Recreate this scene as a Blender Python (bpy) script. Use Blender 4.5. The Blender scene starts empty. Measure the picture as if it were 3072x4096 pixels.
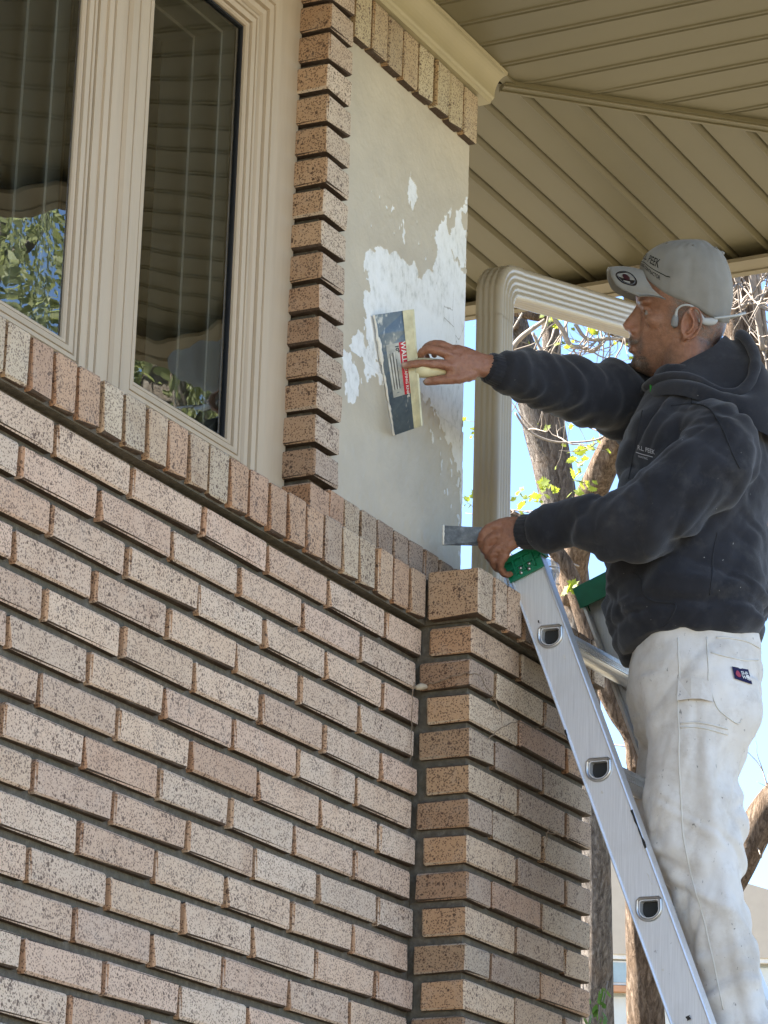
import bpy, bmesh, math, random
import numpy as np
from mathutils import Vector, Matrix, noise as mn

# ------------------------------------------------------------------ camera, sky, sun, exposure
sc = bpy.context.scene
R_ = math.radians
cam_d = bpy.data.cameras.new('camera'); cam = bpy.data.objects.new('camera', cam_d)
sc.collection.objects.link(cam); sc.camera = cam
cam_d.sensor_fit = 'HORIZONTAL'; cam_d.sensor_width = 36.0; cam_d.lens = 36.0 * 12343.83 / 3072
cam_d.clip_start = 0.05; cam_d.clip_end = 800
CAM = Vector((-4.94549, -2.57634, -1.50353))
yaw, pit, rol = R_(62.34883), R_(18.08588), R_(1.66606)
fw = Vector((math.sin(yaw)*math.cos(pit), math.cos(yaw)*math.cos(pit), math.sin(pit)))
rt = fw.cross(Vector((0, 0, 1))).normalized(); up = rt.cross(fw)
rt, up = rt*math.cos(rol) + up*math.sin(rol), up*math.cos(rol) - rt*math.sin(rol)
m = Matrix((rt, up, -fw)).transposed().to_4x4(); m.translation = CAM
cam.matrix_world = m

SUN_DIR = Vector((-0.34, 0.62, 0.74)).normalized()          # towards the sun: behind the house, high
w = bpy.data.worlds.new('World'); sc.world = w; w.use_nodes = True
wn = w.node_tree; bg = wn.nodes['Background']
sky = wn.nodes.new('ShaderNodeTexSky'); sky.sky_type = 'NISHITA'; sky.sun_disc = False
sky.sun_elevation = math.asin(SUN_DIR.z); sky.sun_rotation = math.atan2(SUN_DIR.x, SUN_DIR.y)
sky.altitude = 2500; sky.air_density = 1.0; sky.dust_density = 0.1; sky.ozone_density = 2.2
wn.links.new(sky.outputs[0], bg.inputs[0]); bg.inputs[1].default_value = 0.07
sun_d = bpy.data.lights.new('sun', 'SUN'); sun_d.energy = 5.0; sun_d.angle = R_(0.5); sun_d.color = (1, .95, .86)
sun = bpy.data.objects.new('sun', sun_d); sc.collection.objects.link(sun)
sun.rotation_euler = SUN_DIR.to_track_quat('Z', 'Y').to_euler(); sun.location = (0, 0, 20)
sc.view_settings.view_transform = 'Standard'; sc.view_settings.look = 'None'
sc.view_settings.exposure = 2.98; sc.view_settings.gamma = 1; sc.view_settings.use_curve_mapping = False
sc.render.engine = 'CYCLES'
sc.cycles.use_denoising = True
try:
    sc.cycles.denoiser = 'OPENIMAGEDENOISE'; sc.cycles.denoising_input_passes = 'RGB_ALBEDO_NORMAL'
except Exception: pass
sc.cycles.max_bounces = 8; sc.cycles.diffuse_bounces = 4; sc.cycles.glossy_bounces = 4
sc.cycles.transparent_max_bounces = 12; sc.cycles.sample_clamp_indirect = 6
random.seed(7)
C = sc.collection
GZ = -3.10                                                   # ground level

# ------------------------------------------------------------------ helpers
class NT:
    """tiny node helper"""
    def __init__(s, name):
        s.m = bpy.data.materials.new(name); s.m.use_nodes = True; s.t = s.m.node_tree
        s.b = s.t.nodes['Principled BSDF']; s.out = s.t.nodes['Material Output']
    def n(s, typ, ins=None, **kw):
        x = s.t.nodes.new('ShaderNode' + typ)
        for k, v in kw.items(): setattr(x, k, v)
        for k, v in (ins or {}).items(): s.set(x.inputs[k], v)
        return x
    def set(s, sock, v):
        if isinstance(v, bpy.types.NodeSocket): s.t.links.new(v, sock)
        elif isinstance(v, bpy.types.Node): s.t.links.new(v.outputs[0], sock)
        else:
            if sock.type == 'RGBA' and not hasattr(v, '__len__'): v = (v, v, v, 1)
            elif sock.type == 'RGBA' and len(v) == 3: v = (*v, 1)
            sock.default_value = v
    def p(s, **kw):
        for k, v in kw.items(): s.set(s.b.inputs[k.replace('_', ' ')], v)
    def mix(s, f, a, b, mode='MIX'):
        x = s.n('MixRGB', {'Fac': f, 'Color1': a, 'Color2': b}, blend_type=mode); return x.outputs[0]
    def math(s, op, a, b=0.0, clamp=False):
        x = s.n('Math', operation=op, use_clamp=clamp); s.set(x.inputs[0], a); s.set(x.inputs[1], b); return x.outputs[0]
    def ramp(s, f, stops, interp='LINEAR'):
        x = s.n('ValToRGB', {'Fac': f}); cr = x.color_ramp; cr.interpolation = interp
        while len(cr.elements) > 1: cr.elements.remove(cr.elements[-1])
        for i, (p, c) in enumerate(stops):
            e = cr.elements[0] if i == 0 else cr.elements.new(p)
            e.position = p; c = (c, c, c) if not hasattr(c, '__len__') else c; e.color = (*c[:3], 1)
        return x.outputs[0]
    def noise(s, vec, scale, detail=3, rough=.55, dist=0.0):
        x = s.n('TexNoise', {'Scale': scale, 'Detail': detail, 'Roughness': rough, 'Distortion': dist})
        if vec is not None: s.set(x.inputs['Vector'], vec)
        return x.outputs[0]
    def obj(s): return s.n('TexCoord').outputs['Object']
    def mapping(s, vec, scale=(1, 1, 1), loc=(0, 0, 0), rot=(0, 0, 0)):
        return s.n('Mapping', {'Vector': vec, 'Scale': scale, 'Location': loc, 'Rotation': rot}).outputs[0]
    def bump(s, h, strength=.3, dist=.01, normal=None):
        x = s.n('Bump', {'Height': h, 'Strength': strength, 'Distance': dist})
        if normal is not None: s.set(x.inputs['Normal'], normal)
        s.set(s.b.inputs['Normal'], x.outputs[0]); return x.outputs[0]

def wloc(o):
    v = Vector((0, 0, 0))
    while o is not None: v += o.location; o = o.parent
    return v
def put(name, me, mat, parent=None, loc=(0, 0, 0)):
    o = bpy.data.objects.new(name, me); C.objects.link(o)
    if parent is not None: o.parent = parent; o.location = Vector(loc) - wloc(parent)
    else: o.location = loc
    if mat is not None and not me.materials:
        for mm in (mat if isinstance(mat, (list, tuple)) else [mat]): me.materials.append(mm)
    return o
def mesh(name, v, f, smooth=False):
    me = bpy.data.meshes.new(name); me.from_pydata([tuple(p) for p in v], [], f); me.update()
    if smooth: me.polygons.foreach_set('use_smooth', [True]*len(me.polygons))
    return me
def add(name, v, f, mat, parent=None, loc=(0, 0, 0), smooth=False):
    """vertices in world coordinates relative to loc"""
    return put(name, mesh(name, v, f, smooth), mat, parent, loc)
def empty(name, loc, label=None, cat=None, group=None):
    o = bpy.data.objects.new(name, None); C.objects.link(o); o.location = loc; o.empty_display_size = .1
    return tag(o, label, cat, group)
def tag(o, label=None, cat=None, group=None, kind=None):
    if label: o['label'] = label
    if cat: o['category'] = cat
    if group: o['group'] = group
    if kind: o['kind'] = kind
    return o
def box(x0, x1, y0, y1, z0, z1):
    v = [(x0,y0,z0),(x1,y0,z0),(x1,y1,z0),(x0,y1,z0),(x0,y0,z1),(x1,y0,z1),(x1,y1,z1),(x0,y1,z1)]
    return v, [(0,3,2,1),(4,5,6,7),(0,1,5,4),(1,2,6,5),(2,3,7,6),(3,0,4,7)]
def cbox(x0, x1, y0, y1, z0, z1, c=.003, jit=0.0, rnd=random):
    """chamfered box, 44 triangles"""
    bm = bmesh.new(); v, f = box(x0, x1, y0, y1, z0, z1)
    vs = [bm.verts.new(p) for p in v]; [bm.faces.new([vs[i] for i in q]) for q in f]
    bmesh.ops.bevel(bm, geom=bm.edges[:], offset=c, segments=1, affect='EDGES', profile=.5)
    bm.verts.index_update(); bm.verts.ensure_lookup_table()
    V = [Vector(p.co) for p in bm.verts]; F = [[q.index for q in g.verts] for g in bm.faces]; bm.free()
    if jit: V = [p + Vector((rnd.uniform(-jit, jit), rnd.uniform(-jit, jit), rnd.uniform(-jit, jit))) for p in V]
    return V, F
def join(parts):
    V, F = [], []
    for v, f in parts:
        o = len(V); V += list(v); F += [tuple(i + o for i in q) for q in f]
    return V, F
def frames(P):
    P = [Vector(p) for p in P]; T = []
    for i in range(len(P)):
        a = P[max(0, i-1)]; b = P[min(len(P)-1, i+1)]; T.append((b - a).normalized())
    u = T[0].orthogonal().normalized(); U = []
    for i, t in enumerate(T):
        u = (u - t*u.dot(t)).normalized(); U.append(u.copy())
    return P, T, U
def tube(P, r, seg=10, cap=True, bark=None, sq=None):
    P, T, U = frames(P); V, F = [], []
    if not hasattr(r, '__len__'): r = [r]*len(P)
    for i in range(len(P)):
        b = T[i].cross(U[i])
        for k in range(seg):
            a = 2*math.pi*k/seg; rr = r[i]
            if bark: rr *= bark(i, a)
            V.append(P[i] + (U[i]*math.cos(a) + b*math.sin(a))*rr)
    for i in range(len(P)-1):
        for k in range(seg):
            k2 = (k+1) % seg; F.append((i*seg+k, i*seg+k2, (i+1)*seg+k2, (i+1)*seg+k))
    if cap:
        F.append(tuple(reversed(range(seg)))); F.append(tuple((len(P)-1)*seg + k for k in range(seg)))
    return V, F
def spline(P, n):
    """Catmull-Rom through points (tuples of any length)"""
    P = [np.array(p, float) for p in P]; out = []
    Q = [2*P[0]-P[1]] + P + [2*P[-1]-P[-2]]
    for i in range(1, len(Q)-2):
        for k in range(n):
            t = k/n; a, b, c, d = Q[i-1:i+3]
            out.append(.5*((2*b) + (c-a)*t + (2*a-5*b+4*c-d)*t*t + (3*b-a-3*c+d)*t**3))
    out.append(P[-1]); return out
def extrude_x(prof, x0, x1):
    """closed (y,z) profile extruded along x"""
    n = len(prof); V = [(x0, y, z) for y, z in prof] + [(x1, y, z) for y, z in prof]
    F = [(i, (i+1) % n, n+(i+1) % n, n+i) for i in range(n)]
    F += [tuple(reversed(range(n))), tuple(range(n, 2*n))]
    return V, F
def fixn(me):
    bm = bmesh.new(); bm.from_mesh(me); bmesh.ops.recalc_face_normals(bm, faces=bm.faces[:]); bm.to_mesh(me); bm.free(); return me

# ------------------------------------------------------------------ materials
def mat_brick(name, weather=.0):
    t = NT(name); info = t.n('ObjectInfo'); co = t.obj()
    off = t.n('VectorMath', operation='SCALE'); t.set(off.inputs[0], (7.1, 3.3, 5.7)); t.set(off.inputs['Scale'], t.math('MULTIPLY', info.outputs['Random'], 20))
    vec = t.n('VectorMath', operation='ADD'); t.set(vec.inputs[0], co); t.set(vec.inputs[1], off.outputs[0]); vec = vec.outputs[0]
    wob = t.n('TexNoise', {'Vector': vec, 'Scale': 170, 'Detail': 2})
    wv = t.n('VectorMath', operation='MULTIPLY_ADD'); t.set(wv.inputs[0], wob.outputs['Color']); t.set(wv.inputs[1], (.006, .006, .006)); t.set(wv.inputs[2], vec); wv = wv.outputs[0]
    # ends of the bricks are flashed warmer and darker than their faces
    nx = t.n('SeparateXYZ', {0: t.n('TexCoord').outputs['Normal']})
    end = t.math('LESS_THAN', nx.outputs[0], -.75)
    base = t.mix(t.math('MULTIPLY', end, .8), info.outputs['Color'], t.mix(1, info.outputs['Color'], (.80, .61, .44), 'MULTIPLY'))
    bed = t.math('GREATER_THAN', t.math('ABSOLUTE', nx.outputs[2]), .75)      # bed faces near black: shade under each brick put into the colour
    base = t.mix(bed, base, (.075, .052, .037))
    blot = t.noise(vec, 14, 4, .6); fine = t.noise(vec, 420, 2)
    base = t.mix(t.math('MULTIPLY', t.ramp(blot, [(.35, 0), (.7, 1)]), .35), base, t.mix(1, base, (.80, .72, .66), 'MULTIPLY'))
    base = t.mix(.35, base, t.mix(1, base, t.ramp(fine, [(.3, .55), (.7, 1.25)]), 'MULTIPLY'))
    # iron spots of two sizes
    v1 = t.n('TexVoronoi', {'Vector': wv, 'Scale': 240}); v2 = t.n('TexVoronoi', {'Vector': wv, 'Scale': 88})
    gate1 = t.math('GREATER_THAN', v1.outputs['Color'], .06)
    gate2 = t.n('SeparateColor', {0: v2.outputs['Color']}).outputs[1]
    dens = t.noise(vec, 30, 2)
    th1 = t.math('MULTIPLY_ADD', dens, .42); t.set(t.t.nodes[-1].inputs[2], .18)
    s1 = t.math('MULTIPLY', t.math('LESS_THAN', v1.outputs['Distance'], th1), gate1)
    s2 = t.math('MULTIPLY', t.math('LESS_THAN', v2.outputs['Distance'], t.math('MULTIPLY', dens, .46)), t.math('GREATER_THAN', gate2, .68))
    spots = t.math('MAXIMUM', t.math('MULTIPLY', s1, .80), s2)
    dark = t.mix(end, (.105, .066, .050), (.060, .030, .020))
    col = t.mix(t.math('MULTIPLY', spots, .88), base, dark)
    # soot and mortar haze along the edges of some bricks
    stain = t.ramp(t.noise(vec, 9, 5, .7), [(.56, 0), (.74, 1)]); col = t.mix(t.math('MULTIPLY', stain, .38), col, t.mix(1, col, (.60, .47, .40), 'MULTIPLY'))
    haze = t.ramp(t.noise(vec, 22, 5, .65), [(.52, 0), (.72, 1)])
    col = t.mix(t.math('MULTIPLY', haze, .16), col, (.44, .395, .34))
    t.p(Base_Color=col, Roughness=.82); t.b.inputs['Specular IOR Level'].default_value = .25
    h = t.math('SUBTRACT', t.math('MULTIPLY', fine, .6), t.math('MULTIPLY', spots, .5))
    t.bump(h, .35, .0016)
    return t.m
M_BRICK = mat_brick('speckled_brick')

def mat_plain(name, col, rough=.5, spec=.5, metal=0.0, var=.12, vscale=9, bump=0.0, bscale=120, bdist=.002, stretch=(1, 1, 1)):
    t = NT(name); co = t.mapping(t.obj(), stretch)
    n = t.noise(co, vscale, 4, .6)
    c = t.mix(1, col, t.ramp(n, [(.25, 1-var), (.75, 1+var)]), 'MULTIPLY')
    t.p(Base_Color=c, Roughness=rough, Metallic=metal); t.b.inputs['Specular IOR Level'].default_value = spec
    if bump: t.bump(t.noise(co, bscale, 3), bump, bdist)
    return t.m

def mat_mortar():
    t = NT('raked_mortar'); co = t.obj()
    n = t.noise(co, 60, 5, .7); n2 = t.noise(co, 5, 4)
    c = t.ramp(n, [(.25, (.060, .049, .036)), (.55, (.115, .097, .074)), (.8, (.20, .174, .138))])
    c = t.mix(t.math('MULTIPLY', t.ramp(n2, [(.45, 0), (.7, 1)]), .5), c, (.07, .07, .045))
    t.p(Base_Color=c, Roughness=.95); t.bump(n, .8, .006); return t.m
M_MORTAR = mat_mortar()
M_TAN = mat_plain('tan_trim_paint', (.40, .335, .245), .42, .4, var=.10, vscale=14, bump=.10, bscale=60, bdist=.002, stretch=(6, 6, .6))
M_FRAME = mat_plain('weathered_frame_paint', (.45, .358, .255), .5, .4, var=.07, vscale=8, bump=.10, bscale=40, bdist=.002, stretch=(5, 5, .6))
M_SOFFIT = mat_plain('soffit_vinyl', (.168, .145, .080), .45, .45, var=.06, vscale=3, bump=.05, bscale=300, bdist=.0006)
M_DARK = mat_plain('dark_gap', (.02, .018, .015), .9, .1)
M_CORNICE = mat_plain('cream_cove_moulding', (.40, .352, .222), .45, .4, var=.08, vscale=6, bump=.08, bscale=40)
# ------------------------------------------------------------------ ground
def mat_ground():
    t = NT('dry_lawn_and_gravel'); co = t.obj()
    c = t.ramp(t.noise(co, 1.2, 6, .7), [(.3, (.10, .086, .05)), (.55, (.15, .125, .08)), (.75, (.21, .18, .13))])
    t.p(Base_Color=c, Roughness=.95); return t.m
gp = add('ground', [(-300, -300, 0), (300, -300, 0), (300, 300, 0), (-300, 300, 0)], [(0, 1, 2, 3)], mat_ground(), loc=(0, 0, GZ)); tag(gp, kind='structure')

# ------------------------------------------------------------------ the house
HOUSE = empty('house', (0.135, 0, GZ), 'tan speckled brick house with deep ribbed eaves above a half patched stucco panel', 'house')
H = .0677; LB = .22697; OD = .0205; BH = .0532; BL_ = .2150
rb = random.Random(11)
def hsv(c, j):
    k = 1 + rb.uniform(-j, j)*1.2; w_ = rb.uniform(-.3*j, j)*.30; return (c[0]*k*(1+w_), c[1]*k, c[2]*k*(1-w_))
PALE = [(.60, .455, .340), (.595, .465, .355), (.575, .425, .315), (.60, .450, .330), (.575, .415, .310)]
WARM = [(.47, .315, .210), (.50, .385, .275), (.43, .285, .195), (.51, .415, .305), (.49, .355, .245)]
ROSE = [(.54, .385, .280), (.51, .355, .255), (.55, .40, .295)]
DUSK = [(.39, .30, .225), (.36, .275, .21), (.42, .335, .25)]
_bm = {}
def brick_mesh(dx, dy, dz):
    """several uneven meshes per size, shared between alike bricks"""
    k = (round(dx, 3), round(dy, 3), round(dz, 3)); L = _bm.setdefault(k, [])
    if len(L) < 5:
        v, f = cbox(-dx/2, dx/2, -dy/2, dy/2, -dz/2, dz/2, .0034, .0012, rb)
        L.append(mesh('brick', v, f)); return L[-1]
    return rb.choice(L)
def brick(x0, x1, y0, y1, z0, z1, tones, j=.07, tilt=.004):
    me = brick_mesh(x1-x0, y1-y0, z1-z0)
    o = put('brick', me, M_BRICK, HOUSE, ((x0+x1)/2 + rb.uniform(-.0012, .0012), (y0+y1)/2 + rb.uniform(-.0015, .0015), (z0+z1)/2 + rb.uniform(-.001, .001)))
    o.rotation_euler = (rb.uniform(-tilt, tilt), rb.uniform(-tilt, tilt)*.8, rb.uniform(-tilt, tilt))
    c = hsv(rb.choice(tones), j); o.color = (*c, 1); return o
extra = []
def main_row(r):
    z = -r*H; odd = (r % 2 == 0)
    xs = [(-2*k)*LB/2 for k in range(0, 12)] if not odd else [(-1-2*k)*LB/2 + OD for k in range(0, 12)]
    for i, x in enumerate(xs):
        x1 = x + BL_
        if i == 0: x1 = .140 if not odd else .121
        if x1 < -1.36 or r > 12:
            if x > -2.5: extra.append(cbox(x, x1, 0, .09, z, z+BH, .003))
        else: brick(x, x1, 0, .09, z, z+BH, PALE if rb.random() < .84 else ROSE)
for r in range(-1, 46): main_row(r)
# return pier
for r in range(-1, 46):
    z = -r*H
    if r % 2:  segs = [(.135, .350), (.362, .577), (.589, .706)]
    else:      segs = [(.135, .238), (.250, .465), (.477, .706)]
    for i, (a, b) in enumerate(segs):
        if r > 11: extra.append(cbox(a, b, -.1115, -.02 if i else -.0, z, z+BH, .003)); continue
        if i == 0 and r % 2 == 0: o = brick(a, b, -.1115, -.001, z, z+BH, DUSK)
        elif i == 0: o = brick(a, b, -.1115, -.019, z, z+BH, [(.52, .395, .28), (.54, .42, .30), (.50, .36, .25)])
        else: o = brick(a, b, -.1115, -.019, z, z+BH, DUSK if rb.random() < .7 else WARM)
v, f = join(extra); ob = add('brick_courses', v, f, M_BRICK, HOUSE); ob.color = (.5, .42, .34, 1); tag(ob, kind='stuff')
# rowlock sill, second rowlock behind it, header course, pier cap
x = -1.2505 - .0686*2
while x < .10:
    brick(x, min(x+.0585, .112), -.022, .075, .1335, .2225, WARM if x < -.35 or rb.random() < .5 else DUSK+WARM); x += .0686
for k in range(9): brick(-.1836+.0678*k, -.1836+.0678*k+.0585, .035, .125, .228, .314, (WARM if k < 2 else DUSK))
for k in range(8): brick(-.145+.0701*k, -.145+.0701*k+.0615, .03, .12, 1.262, 1.371, [(.52, .45, .31), (.46, .37, .25)], .1)
for k in range(9):
    y1 = -.0225 if k == 0 else -.03
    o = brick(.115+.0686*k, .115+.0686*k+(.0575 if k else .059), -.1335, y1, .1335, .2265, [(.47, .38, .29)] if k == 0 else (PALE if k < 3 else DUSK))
# window column
brick(-.2475, -.168, .037, .13, .232, .307, [(.47, .31, .21)])
for k in range(18): brick(-.25, -.154, .03, .125, .3195+.0652*k, .3195+.0652*k+.0528, [(.56, .46, .355), (.53, .42, .32), (.50, .40, .30)] if k > 5 else [(.46, .36, .28), (.50, .40, .31)], .07, .006)
# mortar cores
mor = join([box(-2.7, .150, .0150, .60, GZ, .130), box(-2.7, .14, -.009, .60, .130, .2185),
            box(.148, .694, -.0960, .60, GZ, .130), box(.140, .720, -.117, .10, .130, .221),
            box(-.230, -.172, .054, .20, .2185, 1.45), box(-.20, .412, .049, .44, .2185, .3095),
            box(-.15, .409, .045, .30, 1.268, 1.366)])
add('mortar', *mor, M_MORTAR, HOUSE)

# stucco panel: dense grid, scraped-back plaster showing through the paint
POLY = {
 'main': [(0.4156,1.1481),(0.3792,1.1154),(0.3522,1.0890),(0.3439,1.0480),(0.3250,1.0252),(0.3125,1.0444),(0.3375,1.1030),(0.2854,1.0358),(0.2680,1.0179),(0.2589,1.0165),(0.2646,0.9948),(0.2701,0.9752),(0.2606,0.9391),(0.2554,0.9090),(0.2284,0.9094),(0.2077,0.8780),(0.1812,0.8765),(0.1891,0.8944),(0.1625,0.8970),(0.1366,0.8892),(0.1060,0.8922),(0.0762,0.8869),(0.0340,0.8779),(-0.0152,0.8577),(-0.0433,0.8406),(-0.0441,0.8217),(-0.0325,0.8014),(-0.0189,0.7839),(-0.0157,0.7665),(-0.0465,0.7632),(-0.0409,0.7387),(-0.0373,0.7226),(-0.0252,0.6919),(-0.0209,0.6634),(0.0237,0.6442),(0.0671,0.6091),(0.2140,0.6315),(0.2466,0.6297),(0.2855,0.6196),(0.3031,0.5996),(0.3181,0.5761),(0.3492,0.5655),(0.3838,0.5455),(0.3905,0.5220),(0.3960,0.5017),(0.4016,0.4645),(0.43,0.4558),(.43,1.15)],
 'p1': [(-0.0594,0.6733),(-0.0312,0.6672),(-0.0328,0.6517),(-0.0130,0.6587),(0.0187,0.6424),(0.0501,0.6333),(0.0543,0.6071),(0.0264,0.6000),(-0.0033,0.5860),(-0.0287,0.5884),(-0.0327,0.6118),(-0.0363,0.6280),(-0.0662,0.6248),(-0.0886,0.6243),(-0.0870,0.6372),(-0.0730,0.6522)],
 'p2': [(-0.1203,0.6179),(-0.0803,0.6124),(-0.0745,0.5996),(-0.0589,0.5903),(-0.0503,0.5735),(-0.0558,0.5420),(-0.0699,0.5298),(-0.0786,0.5122),(-0.0885,0.5113),(-0.1069,0.5295),(-0.1013,0.5559),(-0.1180,0.5843)],
 'p3': [(0.1404,1.0964),(0.1501,1.0810),(0.1702,1.0784),(0.1778,1.0620),(0.1700,1.0415),(0.1537,1.0155),(0.1486,1.0285),(0.1376,1.0273),(0.1330,1.0717)]}
HOLE = [[(0.3892,1.1016),(0.4145,1.1207),(0.4163,1.0790),(0.3858,1.0736),(0.3711,1.0855)],
 [(0.3283,1.0045),(0.3520,0.9940),(0.3852,0.9826),(0.4084,0.9894),(0.4208,0.9764),(0.3956,0.9602),(0.3667,0.9777),(0.3429,0.9905)],
 [(0.2466,0.6297),(0.2684,0.6319),(0.2909,0.6214),(0.3029,0.6021),(0.2700,0.6015)]]
def vnoise(X, Z, s, seed):
    """smooth value noise on arrays"""
    rs = np.random.RandomState(seed); g = rs.rand(256, 256)
    x = X*s; z = Z*s; xi = np.floor(x).astype(int); zi = np.floor(z).astype(int); fx = x-xi; fz = z-zi
    fx = fx*fx*(3-2*fx); fz = fz*fz*(3-2*fz); G = lambda a, b: g[a % 256, b % 256]
    return (G(xi, zi)*(1-fx)+G(xi+1, zi)*fx)*(1-fz) + (G(xi, zi+1)*(1-fx)+G(xi+1, zi+1)*fx)*fz
def fbm(X, Z, s, seed, n=4):
    o = 0; a = .5
    for k in range(n): o = o + a*vnoise(X, Z, s*2**k, seed+k); a *= .5
    return o/(1-.5**n)
def inside(X, Z, P):
    r = np.zeros(X.shape, bool); n = len(P)
    for i in range(n):
        (x0, z0), (x1, z1) = P[i], P[(i+1) % n]
        c = ((z0 > Z) != (z1 > Z)) & (X < (x1-x0)*(Z-z0)/((z1-z0) or 1e-9)+x0); r ^= c
    return r
def stucco():
    nx, nz = 270, 500
    X, Z = np.meshgrid(np.linspace(-.165, .407, nx), np.linspace(.300, 1.275, nz))
    wx = X + (fbm(X, Z, 90, 3)-.5)*.022 + (fbm(X, Z, 25, 9)-.5)*.012; wz = Z + (fbm(X, Z, 60, 5)-.5)*.034 + (fbm(X, Z, 20, 13)-.5)*.014
    m_ = np.zeros(X.shape)
    for k, P in POLY.items(): m_ = np.maximum(m_, inside(wx, wz, P))
    for P in HOLE: m_ = np.where(inside(wx, wz, P), 0, m_)
    # ragged crumbs: flecks of plaster outside the edge and of paint inside it
    near = np.zeros(X.shape); k = m_.copy()
    for d in range(14):
        near = near + k; k = (np.roll(k, 1, 0)+np.roll(k, -1, 0)+np.roll(k, 1, 1)+np.roll(k, -1, 1)+k)/5
    soft = k
    fl = vnoise(X, Z*.45, 210, 21)*vnoise(X, Z*.5, 90, 22)
    m_ = np.where((m_ < .5) & (soft > .02) & (fl > .60 - .28*soft), 1, m_)
    far_ = (Z > .86) & (Z < 1.0) & (X > -.03)
    m_ = np.where((m_ < .5) & far_ & (fl > .60), 1, m_)
    low = (Z < .62) & (X > .22)
    m_ = np.where((m_ < .5) & low & (Z > .62-(X-.22)*1.6) & (fl > .50), 1, m_)
    m_ = np.where((m_ > .5) & (soft < .93) & (vnoise(X, Z*.5, 160, 31)*vnoise(X, Z*.6, 60, 33) > .52), 0, m_)
    rel = (fbm(X, Z, 16, 41)-.5)*.0030 + (fbm(X, Z, 110, 43)-.5)*.0011
    Y = .05 - rel + np.where(m_ > .5, .0018, 0)*np.where(Z > .62, 1, -.6)
    for k in range(2): m_ = (m_*2 + np.roll(m_, 1, 0) + np.roll(m_, -1, 0) + np.roll(m_, 1, 1) + np.roll(m_, -1, 1))/6
    V = np.stack([X, Y, Z], -1).reshape(-1, 3)
    idx = np.arange(nx*nz).reshape(nz, nx)
    F = np.stack([idx[:-1, :-1], idx[:-1, 1:], idx[1:, 1:], idx[1:, :-1]], -1).reshape(-1, 4)
    me = bpy.data.meshes.new('stucco_panel'); me.from_pydata(V.tolist(), [], F.tolist())
    me.polygons.foreach_set('use_smooth', [True]*len(me.polygons))
    a = me.attributes.new('plaster', 'FLOAT', 'POINT'); a.data.foreach_set('value', m_.reshape(-1).astype(np.float32)); me.update()
    t = NT('stucco_paint_and_plaster'); co = t.obj(); at0 = t.n('Attribute', attribute_name='plaster').outputs['Fac']; at = t.ramp(t.math('ADD', at0, t.math('MULTIPLY', t.math('SUBTRACT', t.noise(t.mapping(co, (1, 1, .4)), 130, 4, .7), .5), .9)), [(.38, 0), (.66, 1)])
    pn = t.noise(co, 7, 5, .6); fn = t.noise(t.mapping(co, (1, 1, .5)), 80, 4, .7)
    paint = t.mix(1, (.50, .438, .335), t.ramp(pn, [(.3, .90), (.7, 1.08)]), 'MULTIPLY')
    scr = t.ramp(t.noise(t.mapping(co, (1, 1, .22), rot=(0, .5, 0)), 240, 2, .5), [(.70, 0), (.76, 1)])
    paint = t.mix(t.math('MULTIPLY', scr, .35), paint, (.62, .58, .50))
    pl = t.ramp(fn, [(.30, (.50, .50, .47)), (.46, (.70, .70, .675)), (.7, (.80, .80, .785))])
    pl = t.mix(t.math('MULTIPLY', t.ramp(t.noise(co, 11, 4), [(.45, 0), (.62, 1)]), .8), pl, (.80, .805, .80))
    cr = t.n('TexVoronoi', {'Vector': t.mapping(co, (1, 1, .45)), 'Scale': 17}, feature='DISTANCE_TO_EDGE')
    ck = t.math('LESS_THAN', t.math('ADD', cr.outputs['Distance'], t.math('MULTIPLY', t.math('SUBTRACT', fn, .5), .03)), .006)
    ck = t.math('MULTIPLY', ck, t.ramp(t.noise(co, 6, 2), [(.52, 0), (.56, 1)]))
    pl = t.mix(t.math('MULTIPLY', ck, .7), pl, (.30, .28, .24))
    t.p(Base_Color=t.mix(at, paint, pl), Roughness=t.math('ADD', t.math('MULTIPLY', at, .3), .55))
    hgt = t.math('ADD', t.math('MULTIPLY', t.noise(co, 55, 4, .6), 1.0), t.math('MULTIPLY', at, -.25))
    t.bump(hgt, .5, .004)
    return put('stucco_panel', me, t.m, HOUSE)
ST = stucco()
M_STUC = mat_plain('stucco_side_paint', (.475, .435, .345), .6, .3, bump=.4, bscale=60, bdist=.004)
add('stucco_return', *box(-.15, .4062, .0535, .44, .24, 1.44), M_STUC, HOUSE)

# cove moulding and trim under the soffit
ZS = 1.44
cove = [(.049, 1.3725), (.022, 1.3725), (.020, 1.379), (.016, 1.381)]
for i in range(9):
    a = math.pi/2*i/8; cove.append((.013-.030*(1-math.cos(a)), 1.386+.046*math.sin(a)))
cove += [(-.019, 1.4385), (.049, 1.4385)]
v, f = extrude_x(cove, -2.7, .448); ob = add('cove_moulding', v, f, M_CORNICE, HOUSE); fixn(ob.data)
add('trim_strip', *join([box(-2.7, .51, -.012, .012, 1.4345, 1.4425)]), M_SOFFIT, HOUSE)

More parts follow.
